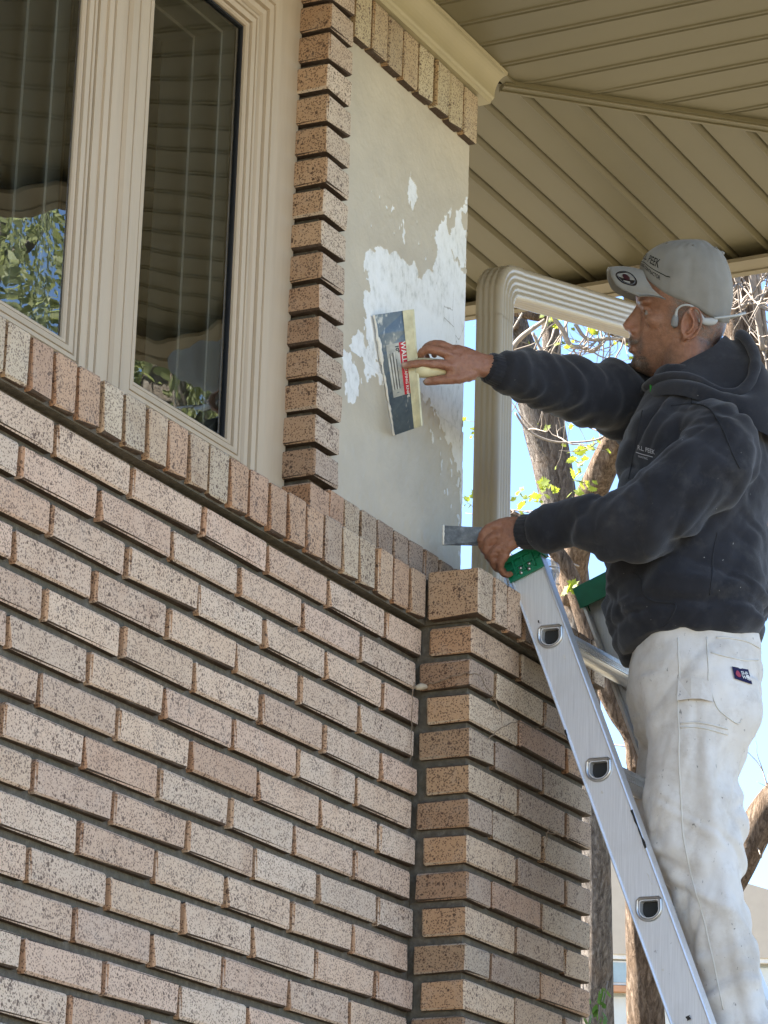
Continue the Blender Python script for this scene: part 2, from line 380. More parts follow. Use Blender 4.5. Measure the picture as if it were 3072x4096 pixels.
# ---- soffit: every board its own piece, cut at the mitre
XE, YE = 1.60, -1.15; MX, MY = .508, .006
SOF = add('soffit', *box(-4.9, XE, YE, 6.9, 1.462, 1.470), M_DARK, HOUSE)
prof = [(0, .000), (.0790, .000), (.0808, -.0062), (.0830, -.0078), (.0852, -.0072), (.0920, .0040), (.0945, .0075), (.0978, .0070), (.1, .000)]
def yd(x): return MY + (x-MX)*(YE-MY)/(XE-MX)
def xd(y): return MX + (y-MY)*(XE-MX)/(YE-MY)
def board_y(x0, wd):
    V, F = [], []; n = len(prof)
    for u, h in prof:
        x = x0 + u*wd/.1
        if x > XE: x = XE
        ys = MY-.004 if x < MX else yd(x)
        V.append((x, ys, ZS+h*.35))
    for u, h in prof: V.append((min(x0+u*wd/.1, XE), YE, ZS+h*.35))
    for i in range(n-1): F.append((i, i+1, n+i+1, n+i))
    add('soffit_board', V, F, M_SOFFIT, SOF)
def board_x(y0, wd):
    V, F = [], []; n = len(prof)
    for u, h in prof:
        y = y0 - u*wd/.1
        V.append((xd(y) if y < MY else .44, y, ZS+h))
    for u, h in prof: V.append((XE, max(y0-u*wd/.1, YE), ZS+h))
    for i in range(n-1): F.append((i, n+i, n+i+1, i+1))
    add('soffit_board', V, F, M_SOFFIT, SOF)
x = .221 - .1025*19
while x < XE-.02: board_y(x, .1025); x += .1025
y = -.0155 + .0945*30
while y > YE+.02: board_x(y, .0945); y -= .0945
def strip(p, q, wd, z0, z1):
    d = (Vector(q)-Vector(p)).normalized(); n = Vector((-d.y, d.x))*wd/2
    c = [Vector(p)+n, Vector(p)-n, Vector(q)-n, Vector(q)+n]
    return [(a.x, a.y, z0) for a in c]+[(a.x, a.y, z1) for a in c], [(0,3,2,1),(4,5,6,7),(0,1,5,4),(1,2,6,5),(2,3,7,6),(3,0,4,7)]
o_ = Vector((YE-MY, -(XE-MX))).normalized()*.013
v, f = join([strip((MX-.01, MY+.012), (XE, YE), .046, 1.4305, 1.444), strip((MX-.012+o_.x, MY+o_.y+.012), (XE+o_.x, YE+o_.y), .006, 1.4275, 1.4305), strip((MX-.012-o_.x, MY-o_.y+.012), (XE-o_.x, YE-o_.y), .006, 1.4275, 1.4305)])
add('mitre_trim', v, f, M_SOFFIT, HOUSE)
M_FASC = mat_plain('fascia_paint', (.30, .255, .175), .5, .35, var=.12, vscale=5)
add('fascia', *join([box(XE+.006, XE+.030, YE-.03, 6.9, 1.405, 1.60), box(-4.9, XE+.030, YE-.054, YE-.0305, 1.405, 1.60)]), M_FASC, HOUSE)
add('fascia_lip', *join([box(XE-.055, XE+.006, YE+.03, 6.9, 1.408, 1.4175), box(-4.9, XE-.056, YE-.03, YE+.03, 1.408, 1.4175)]), M_FASC, HOUSE)
gut = [(XE+.032, 1.60), (XE+.032, 1.47), (XE+.10, 1.47), (XE+.125, 1.52), (XE+.135, 1.60), (XE+.128, 1.60), (XE+.118, 1.525), (XE+.096, 1.478), (XE+.040, 1.478), (XE+.040, 1.60)]
v = [(x, YE-.06, z) for x, z in gut]+[(x, 6.9, z) for x, z in gut]; n = len(gut)
f = [(i, (i+1) % n, n+(i+1) % n, n+i) for i in range(n)]
ob = add('gutter', v, f, M_TAN, HOUSE); fixn(ob.data)
M_ROOF = mat_plain('asphalt_shingles', (.10, .085, .07), .95, .2, var=.3, vscale=20)
e0, e1, e2, e3 = (-5, YE-.16, 1.605), (XE+.14, YE-.16, 1.605), (XE+.14, 7, 1.605), (-5, 7, 1.605)
r0, r1 = (-3.0, 2.85, 3.25), (-1.6, 2.85, 3.25)
add('roof', [e0, e1, e2, e3, r0, r1], [(0, 1, 5, 4), (1, 2, 5), (2, 3, 4, 5), (3, 0, 4), (3, 2, 1, 0)], M_ROOF, HOUSE)

# ---- windows
def rect_frame(x0, x1, z0, z1, prof):
    V, F = [], []; n = len(prof)
    for cx, cz, sx, sz in ((x0, z0, -1, -1), (x1, z0, 1, -1), (x1, z1, 1, 1), (x0, z1, -1, 1)):
        for o, y in prof: V.append((cx+sx*o, y, cz+sz*o))
    for c in range(4):
        d = (c+1) % 4
        for i in range(n): F.append((c*n+i, c*n+(i+1) % n, d*n+(i+1) % n, d*n+i))
    return V, F
WZ0, WZ1 = .338, 1.165
sash_p = [(0, .136), (0, .112), (.003, .1085), (.0075, .1085), (.0085, .1125), (.0105, .1125), (.0115, .1045), (.022, .1030), (.023, .1060), (.025, .1060), (.026, .1020), (.0325, .1020), (.0345, .106), (.0345, .14)]
mould_p = [(.0375, .15), (.0375, .106), (.042, .100), (.052, .0985), (.0535, .1030), (.0565, .1030), (.058, .0945), (.070, .0925), (.0715, .0965), (.0745, .0965), (.076, .0915), (.098, .0900), (.103, .0960), (.103, .15)]
brd = join([box(-.326, -.2405, .099, .20, .20, 1.435), box(-2.6, -.327, .097, .20, 1.272, 1.4345),
            box(-.8725, -.7925, .0975, .20, .20, 1.271), box(-.9440, -.8765, .0990, .20, .20, 1.271), box(-2.6, -.3275, .11, .20, .20, .30), box(-.878, -.871, .104, .18, .21, 1.27)])
WF = add('window_casing', *brd, M_FRAME, HOUSE)
M_JAMB = mat_plain('interior_jamb', (.72, .69, .60), .55, .3, var=.05)
M_ROOM = mat_plain('dim_room', (.06, .055, .05), .9, .1)
M_SEAL = mat_plain('rubber_gasket', (.015, .015, .016), .6, .3)
def mat_glass():
    t = NT('window_glass'); co = t.obj()
    h = t.math('ADD', t.math('MULTIPLY', t.noise(co, 5.0, 1, .4), 1.0), t.math('MULTIPLY', t.noise(t.mapping(co, (1, 1, .5)), 22, 1, .4), .10))
    b = t.n('Bump', {'Height': h, 'Strength': .022, 'Distance': .02})
    fr = t.n('Fresnel', {'IOR': 2.5, 'Normal': b}); g = t.n('BsdfGlossy', {'Color': (.93, .96, .95, 1), 'Roughness': .0, 'Normal': b})
    tr = t.n('BsdfTransparent', {'Color': (.80, .83, .80, 1)})
    mx = t.n('MixShader', {0: fr, 1: tr, 2: g}); t.t.links.new(mx.outputs[0], t.out.inputs[0]); return t.m
M_GLASS = mat_glass()
def window(x0, x1, bow, turn):
    W = add('window', *rect_frame(x0, x1, WZ0, WZ1, mould_p), M_FRAME, HOUSE); fixn(W.data)
    s = add('sash', *rect_frame(x0, x1, WZ0, WZ1, sash_p), M_FRAME, W); fixn(s.data)
    add('gasket', *rect_frame(x0+.004, x1-.004, WZ0+.004, WZ1-.004, [(0, .128), (0, .1172), (.0038, .1172), (.0038, .128)]), M_SEAL, W)
    n1, n2 = 10, 24; V, F = [], []
    for j in range(n2+1):
        for i in range(n1+1):
            a = i/n1*2-1; b = j/n2*2-1
            V.append((x0-.003+(x1-x0+.006)*i/n1, .1215 + bow*((1-a*a)*(1-.5*b*b)) + turn*a, WZ0-.003+(WZ1-WZ0+.006)*j/n2))
    for j in range(n2):
        for i in range(n1): k = j*(n1+1)+i; F.append((k, k+1, k+n1+2, k+n1+1))
    add('pane', V, F, M_GLASS, W, smooth=True)
    jp = [(0, .1365), (0, .162), (-.006, .162), (-.006, .168), (.003, .168), (.003, .225), (-.004, .225), (-.004, .232), (.006, .232), (.006, .300), (.03, .300), (.03, .1365)]
    j = add('jamb', *rect_frame(x0, x1, WZ0, WZ1, jp), M_JAMB, W); fixn(j.data)
window(-.7555, -.432, .0040, .0)
window(-1.3035, -.980, .0040, -.006)
v, f = box(-2.6, -.30, .3005, 3.0, GZ+2.5, 1.43); add('room', v, [tuple(reversed(q)) for q in f if q != (0, 1, 5, 4)], M_ROOM, HOUSE)
# body frame of the man on the ladder: forward, left (towards the street), up
PH0 = Vector((.47, -.3928, .8219)); PF = Vector((-.456, .89, 0)).normalized(); PL = Vector((-PF.y, PF.x, 0)) 
def PW(s, l, z): return PH0 + PF*s + PL*l + Vector((0, 0, z))
def PLoc(p): q = Vector(p)-PH0; return Vector((q.dot(PF), q.dot(PL), q.z))
# ------------------------------------------------------------------ ladder
def mat_alu():
    t = NT('brushed_aluminium'); co = t.obj()
    st = t.noise(t.mapping(co, (40, 40, .7), rot=(R_(-20.75), 0, 0)), 14, 4, .7); bl = t.noise(co, 9, 4)
    c = t.mix(1, (.78, .785, .80), t.ramp(st, [(.3, .84), (.7, 1.08)]), 'MULTIPLY')
    c = t.mix(t.math('MULTIPLY', t.ramp(bl, [(.55, 0), (.8, 1)]), .25), c, (.45, .42, .38))
    sc_ = t.ramp(t.noise(co, 70, 3, .6), [(.70, 0), (.74, 1)]); c = t.mix(t.math('MULTIPLY', sc_, .4), c, (.2, .19, .18))
    t.p(Base_Color=c, Metallic=.6, Roughness=t.math('ADD', t.math('MULTIPLY', st, .22), .26)); t.bump(st, .05, .002); return t.m
M_ALU = mat_alu()
M_GREEN = mat_plain('green_plastic', (.006, .17, .085), .38, .5, var=.2, vscale=30, bump=.1, bscale=80)
M_BLACKR = mat_plain('black_rubber', (.02, .02, .02), .7, .3)
M_STEEL = mat_plain('bare_steel', (.5, .5, .5), .35, .5, metal=1.0, var=.1)
TH = R_(20.755); LU = Vector((0, math.sin(TH), math.cos(TH))); LN_ = Vector((0, math.cos(TH), -math.sin(TH)))
LX0, LX1 = .300, .665; LC = Vector((0, -.1996, .1311)); RS = .2917; HW = .0365
LYAW = R_(3.0); LD = Vector((math.cos(LYAW), -math.sin(LYAW), 0))
def LX(x): return Vector((LX0, 0, 0)) + LD*(x-LX0)
def Lp(x, t, n): return LX(x) + LC + LU*t + LN_*n
LAD = empty('ladder', (.46, -1.424, GZ+.02), 'aluminium extension ladder with green end caps leaning on the brick pier', 'ladder')
def dloop(x, c, k, nseg=14):
    """D outline: flat tread on top, round below (world upright)"""
    P = []
    wv, hv = .0205*k, .017*k
    P.append((-wv*.97, hv*.80)); P.append((-wv*.80, hv)); P.append((wv*.80, hv)); P.append((wv*.97, hv*.80))
    for i in range(nseg+1):
        a = math.pi*i/nseg; P.append((wv*math.cos(a), -hv*.05 - hv*1.05*math.sin(a)))
    return [LX(x) + Vector((0, c.y + p, c.z + q)) for p, q in P]
def rail(x, sgn, dt=0.0):
    """web faces outwards (sgn), flanges point inwards; D-shaped holes for the rungs"""
    bm = bmesh.new(); t0, t1 = -3.43, .180 + dt
    ks = [-RS*k for k in range(0, 12)]
    bounds = [t1] + [(ks[i]+ks[i+1])/2 for i in range(11)] + [t0]
    nn = HW-.0045
    for i in range(12):
        a, b = bounds[i], bounds[i+1]
        rect = [bm.verts.new(Lp(x, t, n)) for t, n in ((a, -nn), (a, nn), (b, nn), (b, -nn))]
        hole = [bm.verts.new(p) for p in dloop(x, LC + LU*ks[i], 1.0)]
        ed = [bm.edges.new((L[j], L[(j+1) % len(L)])) for L in (rect, hole) for j in range(len(L))]
        bmesh.ops.triangle_fill(bm, edges=ed, use_beauty=True, use_dissolve=False)
    bmesh.ops.remove_doubles(bm, verts=bm.verts[:], dist=1e-6)
    # rolled edge + flange profile on both sides, swept along the rail
    for s in (-1, 1):
        pr = [(0, nn), (-.0025, nn+.001), (-.0035, nn+.003), (-.002, HW+.0005), (.002, HW+.001), (.026, HW), (.027, HW-.006), (.025, HW-.006), (.024, HW-.002), (.003, HW-.003)]
        rings = [[bm.verts.new(Lp(x-sgn*0 + sgn*(-a)*(-1), t, s*b)) for a, b in pr] for t in (t1, t0)] if False else [[bm.verts.new(Lp(x + (-sgn)*a, t, s*b)) for a, b in pr] for t in (t1, t0)]
        for j in range(len(pr)-1): bm.faces.new((rings[0][j], rings[0][j+1], rings[1][j+1], rings[1][j]))
    bmesh.ops.recalc_face_normals(bm, faces=bm.faces[:])
    me = bpy.data.meshes.new('side_rail'); bm.to_mesh(me); bm.free()
    r = put('side_rail', me, M_ALU, LAD)
    # end cap with ribs, rivets
    g = []
    def pb(x0, x1, t0, t1, n0, n1): 
        v, f = box(0, 1, 0, 1, 0, 1); return [Lp(x0+p[0]*(x1-x0), dt+t0+p[2]*(t1-t0), n0+p[1]*(n1-n0)) for p in v], f
    xo, xi = x + sgn*.0055, x - sgn*.031
    lo, hi = min(xo, xi), max(xo, xi)
    g.append(pb(x+sgn*.0015 if sgn > 0 else xo, xo if sgn > 0 else x-.0015, .138, .182, -HW-.002, HW+.002))
    g.append(pb(lo+.001, hi, .168, .186, -HW-.005, HW+.005))
    if sgn > 0: g.append(pb(lo-.002, lo+.002, .136, .183, -HW-.003, HW+.003))
    for n in (-.024, -.002, .018): g.append(pb(min(xo, xo+sgn*.006), max(xo, xo+sgn*.006), .146, .178, n-.0018, n+.0018))
    g.append(pb(min(xo, xo+sgn*.007), max(xo, xo+sgn*.007), .176, .187, -HW-.006, HW+.006))
    g.append(pb(min(xo, xo+sgn*.004), max(xo, xo+sgn*.004), .160, .163, -HW, HW))
    cap = put('end_cap', mesh('end_cap', *join(g)), M_GREEN, LAD); fixn(cap.data)
    for t, n in ((.147, -.008), (.147, .010), (.157, -.012), (.157, .008)):
        v, f = tube([Lp(xo-sgn*.001, t+dt, n), Lp(xo+sgn*.002, t+dt, n), Lp(xo+sgn*.003, t+dt, n)], [.0042, .0038, .002], 10)
        put('rivet', mesh('rivet', v, f, True), M_STEEL, cap)
    dt = 0.0; foot = put('foot', mesh('foot', *pb(x-.02, x+.02, -3.475, -3.41, -.05, .05)), M_BLACKR, LAD)
    return r
rail(LX0, -1); rail(LX1, 1, .045)
def lbox(x0, x1, y0, y1, z0, z1):
    v, f = box(x0, x1, y0, y1, z0, z1); return [LX(p[0]) + Vector((0, p[1], p[2])) for p in v], f
for k in range(12):
    c = LC - LU*(RS*k)
    A, B = dloop(LX0-.0015, c, 1.0), dloop(LX1+.0015, c, 1.0); A2, B2 = dloop(LX0-.0015, c, .90), dloop(LX1+.0015, c, .90); n = len(A)
    V = A+B+B2+A2; F = []
    for r in range(4):
        a, b = r*n, ((r+1) % 4)*n
        F += [(a+i, a+(i+1) % n, b+(i+1) % n, b+i) for i in range(n)]
    ob = put('rung', mesh('rung', V, F), M_ALU, LAD); fixn(ob.data)
    rib = [lbox(LX0+.003, LX1-.003, c.y-.014+.0056*i-.0012, c.y-.014+.0056*i+.0012, c.z+.0165, c.z+.0190) for i in range(6)]
    rib += [lbox(LX0+.003, LX1-.003, c.y-.0222, c.y-.0195, c.z-.006+.004*i, c.z-.0045+.004*i) for i in range(4)]
    put('tread_ribs', mesh('tread_ribs', *join(rib)), M_ALU, ob)
    for x in (LX0+.012, LX1-.012):
        P = dloop(x, c, .9); put('shade_disc', mesh('shade_disc', P, [tuple(range(len(P)))]), M_BLACKR, ob)  # black disc added in the hollow rung end to stand for its inner shade
    for x, s in ((LX0, -1), (LX1, 1)):
        P = dloop(x+s*.002, c, 1.16); v, f = tube(P+[P[0]], .0032, 6, cap=False)
        put('swage_ring', mesh('swage_ring', v, f, True), M_STEEL, ob)

rs_ = random.Random(5)
M_SCUFF = mat_plain('black_scuff', (.03, .028, .026), .8, .2, var=.4, vscale=80); M_DRIP = mat_plain('dried_paint', (.72, .70, .66), .7, .3)
def scuff(t0, t1, n0, n1, mat, k=7):
    V = [Lp(LX0-.0042, t0+(t1-t0)*i/k, n + rs_.uniform(-.0012, .0012)) for n in (n0, n1) for i in range(k+1)]
    put('scuff', mesh('scuff', V, [(i, i+1, k+2+i, k+1+i) for i in range(k)]), mat, LAD)
scuff(-.395, -.475, -HW-.001, -HW+.0035, M_SCUFF); scuff(-.19, -.215, HW-.002, HW+.0008, M_SCUFF, 4); scuff(-.80, -.808, -.004, .003, M_SCUFF, 3); scuff(-.335, -.341, .006, .009, M_DRIP, 3); scuff(-.05, -.058, -.015, -.0125, M_DRIP, 3); scuff(.04, .034, .010, .0125, M_SCUFF, 3); scuff(-.52, -.545, -.022, -.0205, M_DRIP, 4); scuff(-.70, -.704, .012, .016, M_DRIP, 3)
# ------------------------------------------------------------------ downspout
DS = empty('downspout', (.75, .147, .20), 'corrugated tan metal downspout bending under the eave beside the stucco panel', 'downspout')
def flute_loop(hx, hy, amp=.0024, per=.0125):
    L = []; r = .010
    def side(p, q):
        d = (q-p).length; n = max(2, int(d/per*6)); nrm = Vector((q-p).normalized()); nrm = Vector((nrm.y, -nrm.x))
        for i in range(n):
            u = i/n; e = min(1, min(u, 1-u)*d/.008)
            L.append(p.lerp(q, u) + nrm*amp*(.5-.5*math.cos(2*math.pi*u*round(d/per)))*-1*e)
    c = [(hx-r, -hy), (hx, -hy+r), (hx, hy-r), (hx-r, hy), (-hx+r, hy), (-hx, hy-r), (-hx, -hy+r), (-hx+r, -hy)]
    c = [Vector(p) for p in c]
    for i in range(8):
        p, q = c[i], c[(i+1) % 8]
        if i % 2 == 0:
            L.append(p); mid = (p+q)/2; L.append(mid + mid.normalized()*.0035)
        else: side(p, q)
    return L
LOOP = flute_loop(.0375, .031)
def sweep(name, path, ups, mat, parent, scl=None):
    V, F = [], []; n = len(LOOP); P = [Vector(p) for p in path]
    for i, p in enumerate(P):
        t = (P[min(i+1, len(P)-1)]-P[max(i-1, 0)]).normalized(); v_ = Vector((0, 1, 0)); u_ = v_.cross(t); k = scl[i] if scl else 1
        V += [p + u_*(q.x*k) + v_*(q.y*k) for q in LOOP]
    for i in range(len(P)-1):
        F += [(i*n+j, i*n+(j+1) % n, (i+1)*n+(j+1) % n, (i+1)*n+j) for j in range(n)]
    ob = put(name, mesh(name, V, F, True), mat, parent); fixn(ob.data); return ob
M_SPOUT = mat_plain('tan_downspout_metal', (.375, .322, .243), .34, .5, var=.06, vscale=8)
dirp = Vector((1, 0, .245)).normalized()
sweep('pipe', [(.75, .147, .20), (.75, .147, .60), (.75, .147, 1.055)], None, M_SPOUT, DS)
a1 = math.atan2(dirp.x, dirp.z); rad = .062; el = []; sl = []
for i in range(25):
    a = a1*i/24; el.append((.75 + rad*(1-math.cos(a)), .147, 1.05 + rad*math.sin(a))); sl.append(1.035 + (.03*abs(math.sin(i*math.pi/3)) if 2 < i < 22 else 0))
E1 = Vector(el[-1]); el = [(.75, .147, 1.005)] + el + [tuple(E1 + dirp*.04)]; sl = [1.035] + sl + [1.035]
sweep('elbow', el, None, M_SPOUT, DS, sl)
E2 = E1 + dirp*(1.53-E1.x)/dirp.x
sweep('pipe', [tuple(E1 + dirp*.01), tuple(E1.lerp(E2, .5)), tuple(E2)], None, M_SPOUT, DS)
el = []
for i in range(13):
    a = a1*(1-i/12); el.append((E2.x + .06*(math.cos(a)-math.cos(a1)), .147, E2.z + .06*(math.sin(a1)-math.sin(a))))
el = [(E2.x-.02, .147, E2.z-.003)] + el + [(el[-1][0], .147, 1.48)]
sweep('elbow', el, None, M_SPOUT, DS, [1.03]*len(el))

# ------------------------------------------------------------------ text helper
def text_geo(s, size, bold=0.0, shear=0.0, space=1.0):
    c = bpy.data.curves.new('t', 'FONT'); c.body = s; c.size = size; c.align_x = 'CENTER'; c.align_y = 'CENTER'; c.offset = bold; c.shear = shear; c.space_character = space; c.resolution_u = 3
    o = bpy.data.objects.new('t', c); C.objects.link(o); bpy.context.view_layer.update()
    me = bpy.data.meshes.new_from_object(o.evaluated_get(bpy.context.evaluated_depsgraph_get()))
    V = [Vector(p.co) for p in me.vertices]; F = [tuple(q.vertices) for q in me.polygons]
    bpy.data.objects.remove(o); bpy.data.curves.remove(c); bpy.data.meshes.remove(me); return V, F

# ------------------------------------------------------------------ taping knife pressed against the stucco
def mat_blade():
    t = NT('blued_blade_steel'); co = t.obj()
    n = t.noise(co, 16, 5, .65); s = t.noise(t.mapping(co, (1, 1, .3)), 90, 3, .6)
    c = t.ramp(n, [(.3, (.055, .085, .13)), (.55, (.12, .16, .20)), (.75, (.26, .29, .30))])
    c = t.mix(t.math('MULTIPLY', t.ramp(s, [(.60, 0), (.72, 1)]), .6), c, (.62, .62, .58))
    t.p(Base_Color=c, Metallic=.4, Roughness=.42); return t.m
M_BLADE = mat_blade()
M_CREAM = mat_plain('chipped_cream_paint', (.56, .52, .34), .55, .4, var=.25, vscale=35)
M_MUD = mat_plain('joint_compound', (.72, .69, .62), .85, .2, var=.12, vscale=60, bump=.6, bscale=150, bdist=.004)
M_RED = mat_plain('red_label', (.50, .012, .03), .45, .4, var=.1)
M_LABEL = mat_plain('worn_white_label', (.42, .43, .41), .5, .4, var=.45, vscale=40)
M_INK = mat_plain('dark_ink', (.03, .03, .035), .6, .3)
M_WHITE = mat_plain('white_print', (.75, .75, .73), .6, .3)
KTL, KBL = Vector((-.0042, .0445, .7265)), Vector((.0941, .0445, .5100))
KTR, KBR = Vector((.0524, -.010, .7505)), Vector((.0638, -.030, .5090))
def kp(u, v, h=0.0):
    """u 0..1 from scraping edge to spine, v 0..1 bottom to top, h metres towards the camera side"""
    p = KBL.lerp(KTL, v).lerp(KBR.lerp(KTR, v), u)
    n = (KTL-KBL).cross(KBR-KBL).normalized(); n = n if n.x < 0 else -n
    return p + n*h
KN = empty('taping_knife', kp(.5, .5), 'wide blue-steel taping knife with red label held flat against the patched stucco', 'putty knife')
def kslab(u0, u1, v0, v1, h0, h1, nu=1, nv=6):
    V, F = [], []
    for h in (h0, h1):
        for j in range(nv+1):
            for i in range(nu+1): V.append(kp(u0+(u1-u0)*i/nu, v0+(v1-v0)*j/nv, h))
    s = (nu+1)*(nv+1); A = lambda i, j, k: k*s + j*(nu+1) + i
    for j in range(nv):
        for i in range(nu):
            F.append((A(i,j,0), A(i,j+1,0), A(i+1,j+1,0), A(i+1,j,0))); F.append((A(i,j,1), A(i+1,j,1), A(i+1,j+1,1), A(i,j+1,1)))
        F.append((A(0,j,0), A(0,j,1), A(0,j+1,1), A(0,j+1,0))); F.append((A(nu,j,0), A(nu,j+1,0), A(nu,j+1,1), A(nu,j,1)))
    for i in range(nu):
        F.append((A(i,0,0), A(i+1,0,0), A(i+1,0,1), A(i,0,1))); F.append((A(i,nv,0), A(i,nv,1), A(i+1,nv,1), A(i+1,nv,0)))
    return V, F
def kput(name, g, mat): ob = put(name, mesh(name, *g), mat, KN); fixn(ob.data); return ob
BLD = kput('blade', kslab(0, .80, 0, 1, -.0004, .0004), M_BLADE)
kput('spine', kslab(.76, 1.02, .0, 1.0, .0004, .0048), M_CREAM)
lab = kput('label', kslab(.16, .53, .30, .74, .0006, .0009), M_LABEL)
red = kput('red_band', kslab(.53, .755, .30, .74, .0010, .0013), M_RED)
def on_knife(name, s, size, uc, vc, mat, bold=.0004):
    V, F = text_geo(s, size, bold); sc_u = (KTR-KTL).length; sc_v = (KTL-KBL).length
    W = [kp(uc + p.y/sc_u, vc - p.x/sc_v, .0018) for p in V]
    return put(name, mesh(name, W, F), mat, KN)
on_knife('lettering', 'TAPING KNIFE', .0092, .645, .395, M_WHITE, .0002)
on_knife('lettering', 'WALL', .0155, .645, .655, M_WHITE, .0003)
on_knife('lettering', '10"', .011, .47, .69, M_INK)
rk = random.Random(3)
for i in range(6): kput('print_line', kslab(.19+.042*i, .205+.042*i, .36, .66+rk.uniform(-.06, .05), .0011, .0013, 1, 4), M_INK if i % 2 else M_WHITE)
V, F = [], []
for i in range(46):
    v_ = i/45; r = .0022 + .0024*mn.noise((i*.45, 3, 0)) + (.0022 if .62 < v_ < .82 else 0); V.append((kp(-.008 + .03*mn.noise((i*.31, 9, 1)), v_, .0022), max(r, .0010)))
v, f = tube([p for p, r in V], [r for p, r in V], 7); put('mud_bead', mesh('mud_bead', v, f, True), M_MUD, KN)
HK0, HK1 = PW(.5235, .1925, -.192), PW(.430, .158, -.178)
hp = [HK0.lerp(HK1, k) for k in (-.05, .05, .2, .5, .9, 1.0)]
v, f = tube(hp, [.013, .0195, .020, .0175, .017, .011], 14); put('handle', mesh('handle', v, f, True), M_CREAM, KN)
# ------------------------------------------------------------------ the man on the ladder
from mathutils.bvhtree import BVHTree
PERSON = empty('person', PW(-.05, 0, -1.50), 'man in grey cap, charcoal hoodie and paint-marked white work trousers on the ladder', 'person')
def loft(secs, n=28, per=1, fold=None, pw=2.0):
    """secs: (centre(s,l,z), axis_u, axis_v) -> closed tube; splined; fold(t, angle) scales the radius"""
    A = spline([tuple(c)+tuple(u)+tuple(v) for c, u, v in secs], per); V, F = [], []; m_ = len(A)
    for i, q in enumerate(A):
        c, u, v = Vector(q[:3]), Vector(q[3:6]), Vector(q[6:9])
        for k in range(n):
            a = 2*math.pi*k/n; ca, sa = math.cos(a), math.sin(a)
            ca2 = math.copysign(abs(ca)**(2/pw), ca); sa2 = math.copysign(abs(sa)**(2/pw), sa)
            g = fold(i/(m_-1), a) if fold else 1
            V.append(c + u*ca2*g + v*sa2*g)
    for i in range(m_-1):
        for k in range(n): F.append((i*n+k, i*n+(k+1) % n, (i+1)*n+(k+1) % n, (i+1)*n+k))
    F += [tuple(reversed(range(n))), tuple((m_-1)*n+k for k in range(n))]
    return V, F
def ell(c, r, n=14):
    V, F = [], []; c = Vector(c)
    for j in range(n+1):
        for i in range(2*n):
            th, ph = math.pi*j/n, math.pi*i/n
            V.append(c + Vector((r[0]*math.sin(th)*math.cos(ph), r[1]*math.sin(th)*math.sin(ph), r[2]*math.cos(th))))
    for j in range(n):
        for i in range(2*n): F.append((j*2*n+i, j*2*n+(i+1) % (2*n), (j+1)*2*n+(i+1) % (2*n), (j+1)*2*n+i))
    return V, F
def limb(P, R, n=16, per=4, flat=None, fold=None):
    """round tapered limb through points; flat=(dir, k) squashes along dir"""
    Q = spline([tuple(p)+(r,) for p, r in zip(P, R)], per); C_ = [Vector(q[:3]) for q in Q]; r = [q[3] for q in Q]
    C_, T, U = frames(C_); V, F = [], []; m_ = len(C_)
    for i in range(m_):
        b = T[i].cross(U[i])
        for k in range(n):
            a = 2*math.pi*k/n; g = fold(i/(m_-1), a) if fold else 1
            d = (U[i]*math.cos(a) + b*math.sin(a))*r[i]*g
            if flat: d -= Vector(flat[0])*d.dot(Vector(flat[0]))*(1-flat[1])
            V.append(C_[i]+d)
    for i in range(m_-1):
        for k in range(n): F.append((i*n+k, i*n+(k+1) % n, (i+1)*n+(k+1) % n, (i+1)*n+k))
    c0, c1 = len(V), len(V)+1; V += [C_[0]-T[0]*r[0]*.55, C_[-1]+T[-1]*r[-1]*.75]
    for k in range(n):
        F.append((c0, (k+1) % n, k)); F.append((c1, (m_-1)*n+k, (m_-1)*n+(k+1) % n))
    return V, F
def fuse(name, parts, voxel, smooth=6, lam=.5):
    """one continuous surface from overlapping volumes (local coordinates in, numpy arrays out)"""
    V, F = join(parts); me = mesh('tmp', V, F); fixn(me); o = bpy.data.objects.new('tmp', me); C.objects.link(o)
    md = o.modifiers.new('r', 'REMESH'); md.mode = 'VOXEL'; md.voxel_size = voxel; md.adaptivity = 0
    bpy.context.view_layer.update()
    m2 = bpy.data.meshes.new_from_object(o.evaluated_get(bpy.context.evaluated_depsgraph_get()))
    nv = len(m2.vertices); co = np.empty(nv*3, np.float32); m2.vertices.foreach_get('co', co); co = co.reshape(-1, 3).astype(float)
    ed = np.empty(len(m2.edges)*2, np.int32); m2.edges.foreach_get('vertices', ed); ed = ed.reshape(-1, 2)
    fc = [tuple(p.vertices) for p in m2.polygons]
    bpy.data.objects.remove(o); bpy.data.meshes.remove(me); bpy.data.meshes.remove(m2)
    co = relax(co, ed, smooth, lam); return co, ed, fc
def relax(co, ed, it, lam=.5, w=None):
    deg = np.bincount(ed.ravel(), minlength=len(co))[:, None]
    for k in range(it):
        s = np.zeros_like(co)
        for ax in range(3):
            s[:, ax] = np.bincount(ed[:, 0], co[ed[:, 1], ax], len(co)) + np.bincount(ed[:, 1], co[ed[:, 0], ax], len(co))
        d = (s/np.maximum(deg, 1)-co)*lam; co = co + (d if w is None else d*w[:, None])
    return co
def vnormals(co, fc):
    f = np.array([q[:4] if len(q) > 3 else (q[0], q[1], q[2], q[2]) for q in fc]); n = np.cross(co[f[:, 2]]-co[f[:, 0]], co[f[:, 3]]-co[f[:, 1]]); o = np.zeros_like(co)
    for k in range(4):
        for ax in range(3): o[:, ax] += np.bincount(f[:, k], n[:, ax], len(co))
    return o/np.maximum(np.linalg.norm(o, axis=1), 1e-12)[:, None]
B3 = np.array([list(PF), list(PL), [0, 0, 1]])
def to_world(co): return co @ B3 + np.array(PH0)
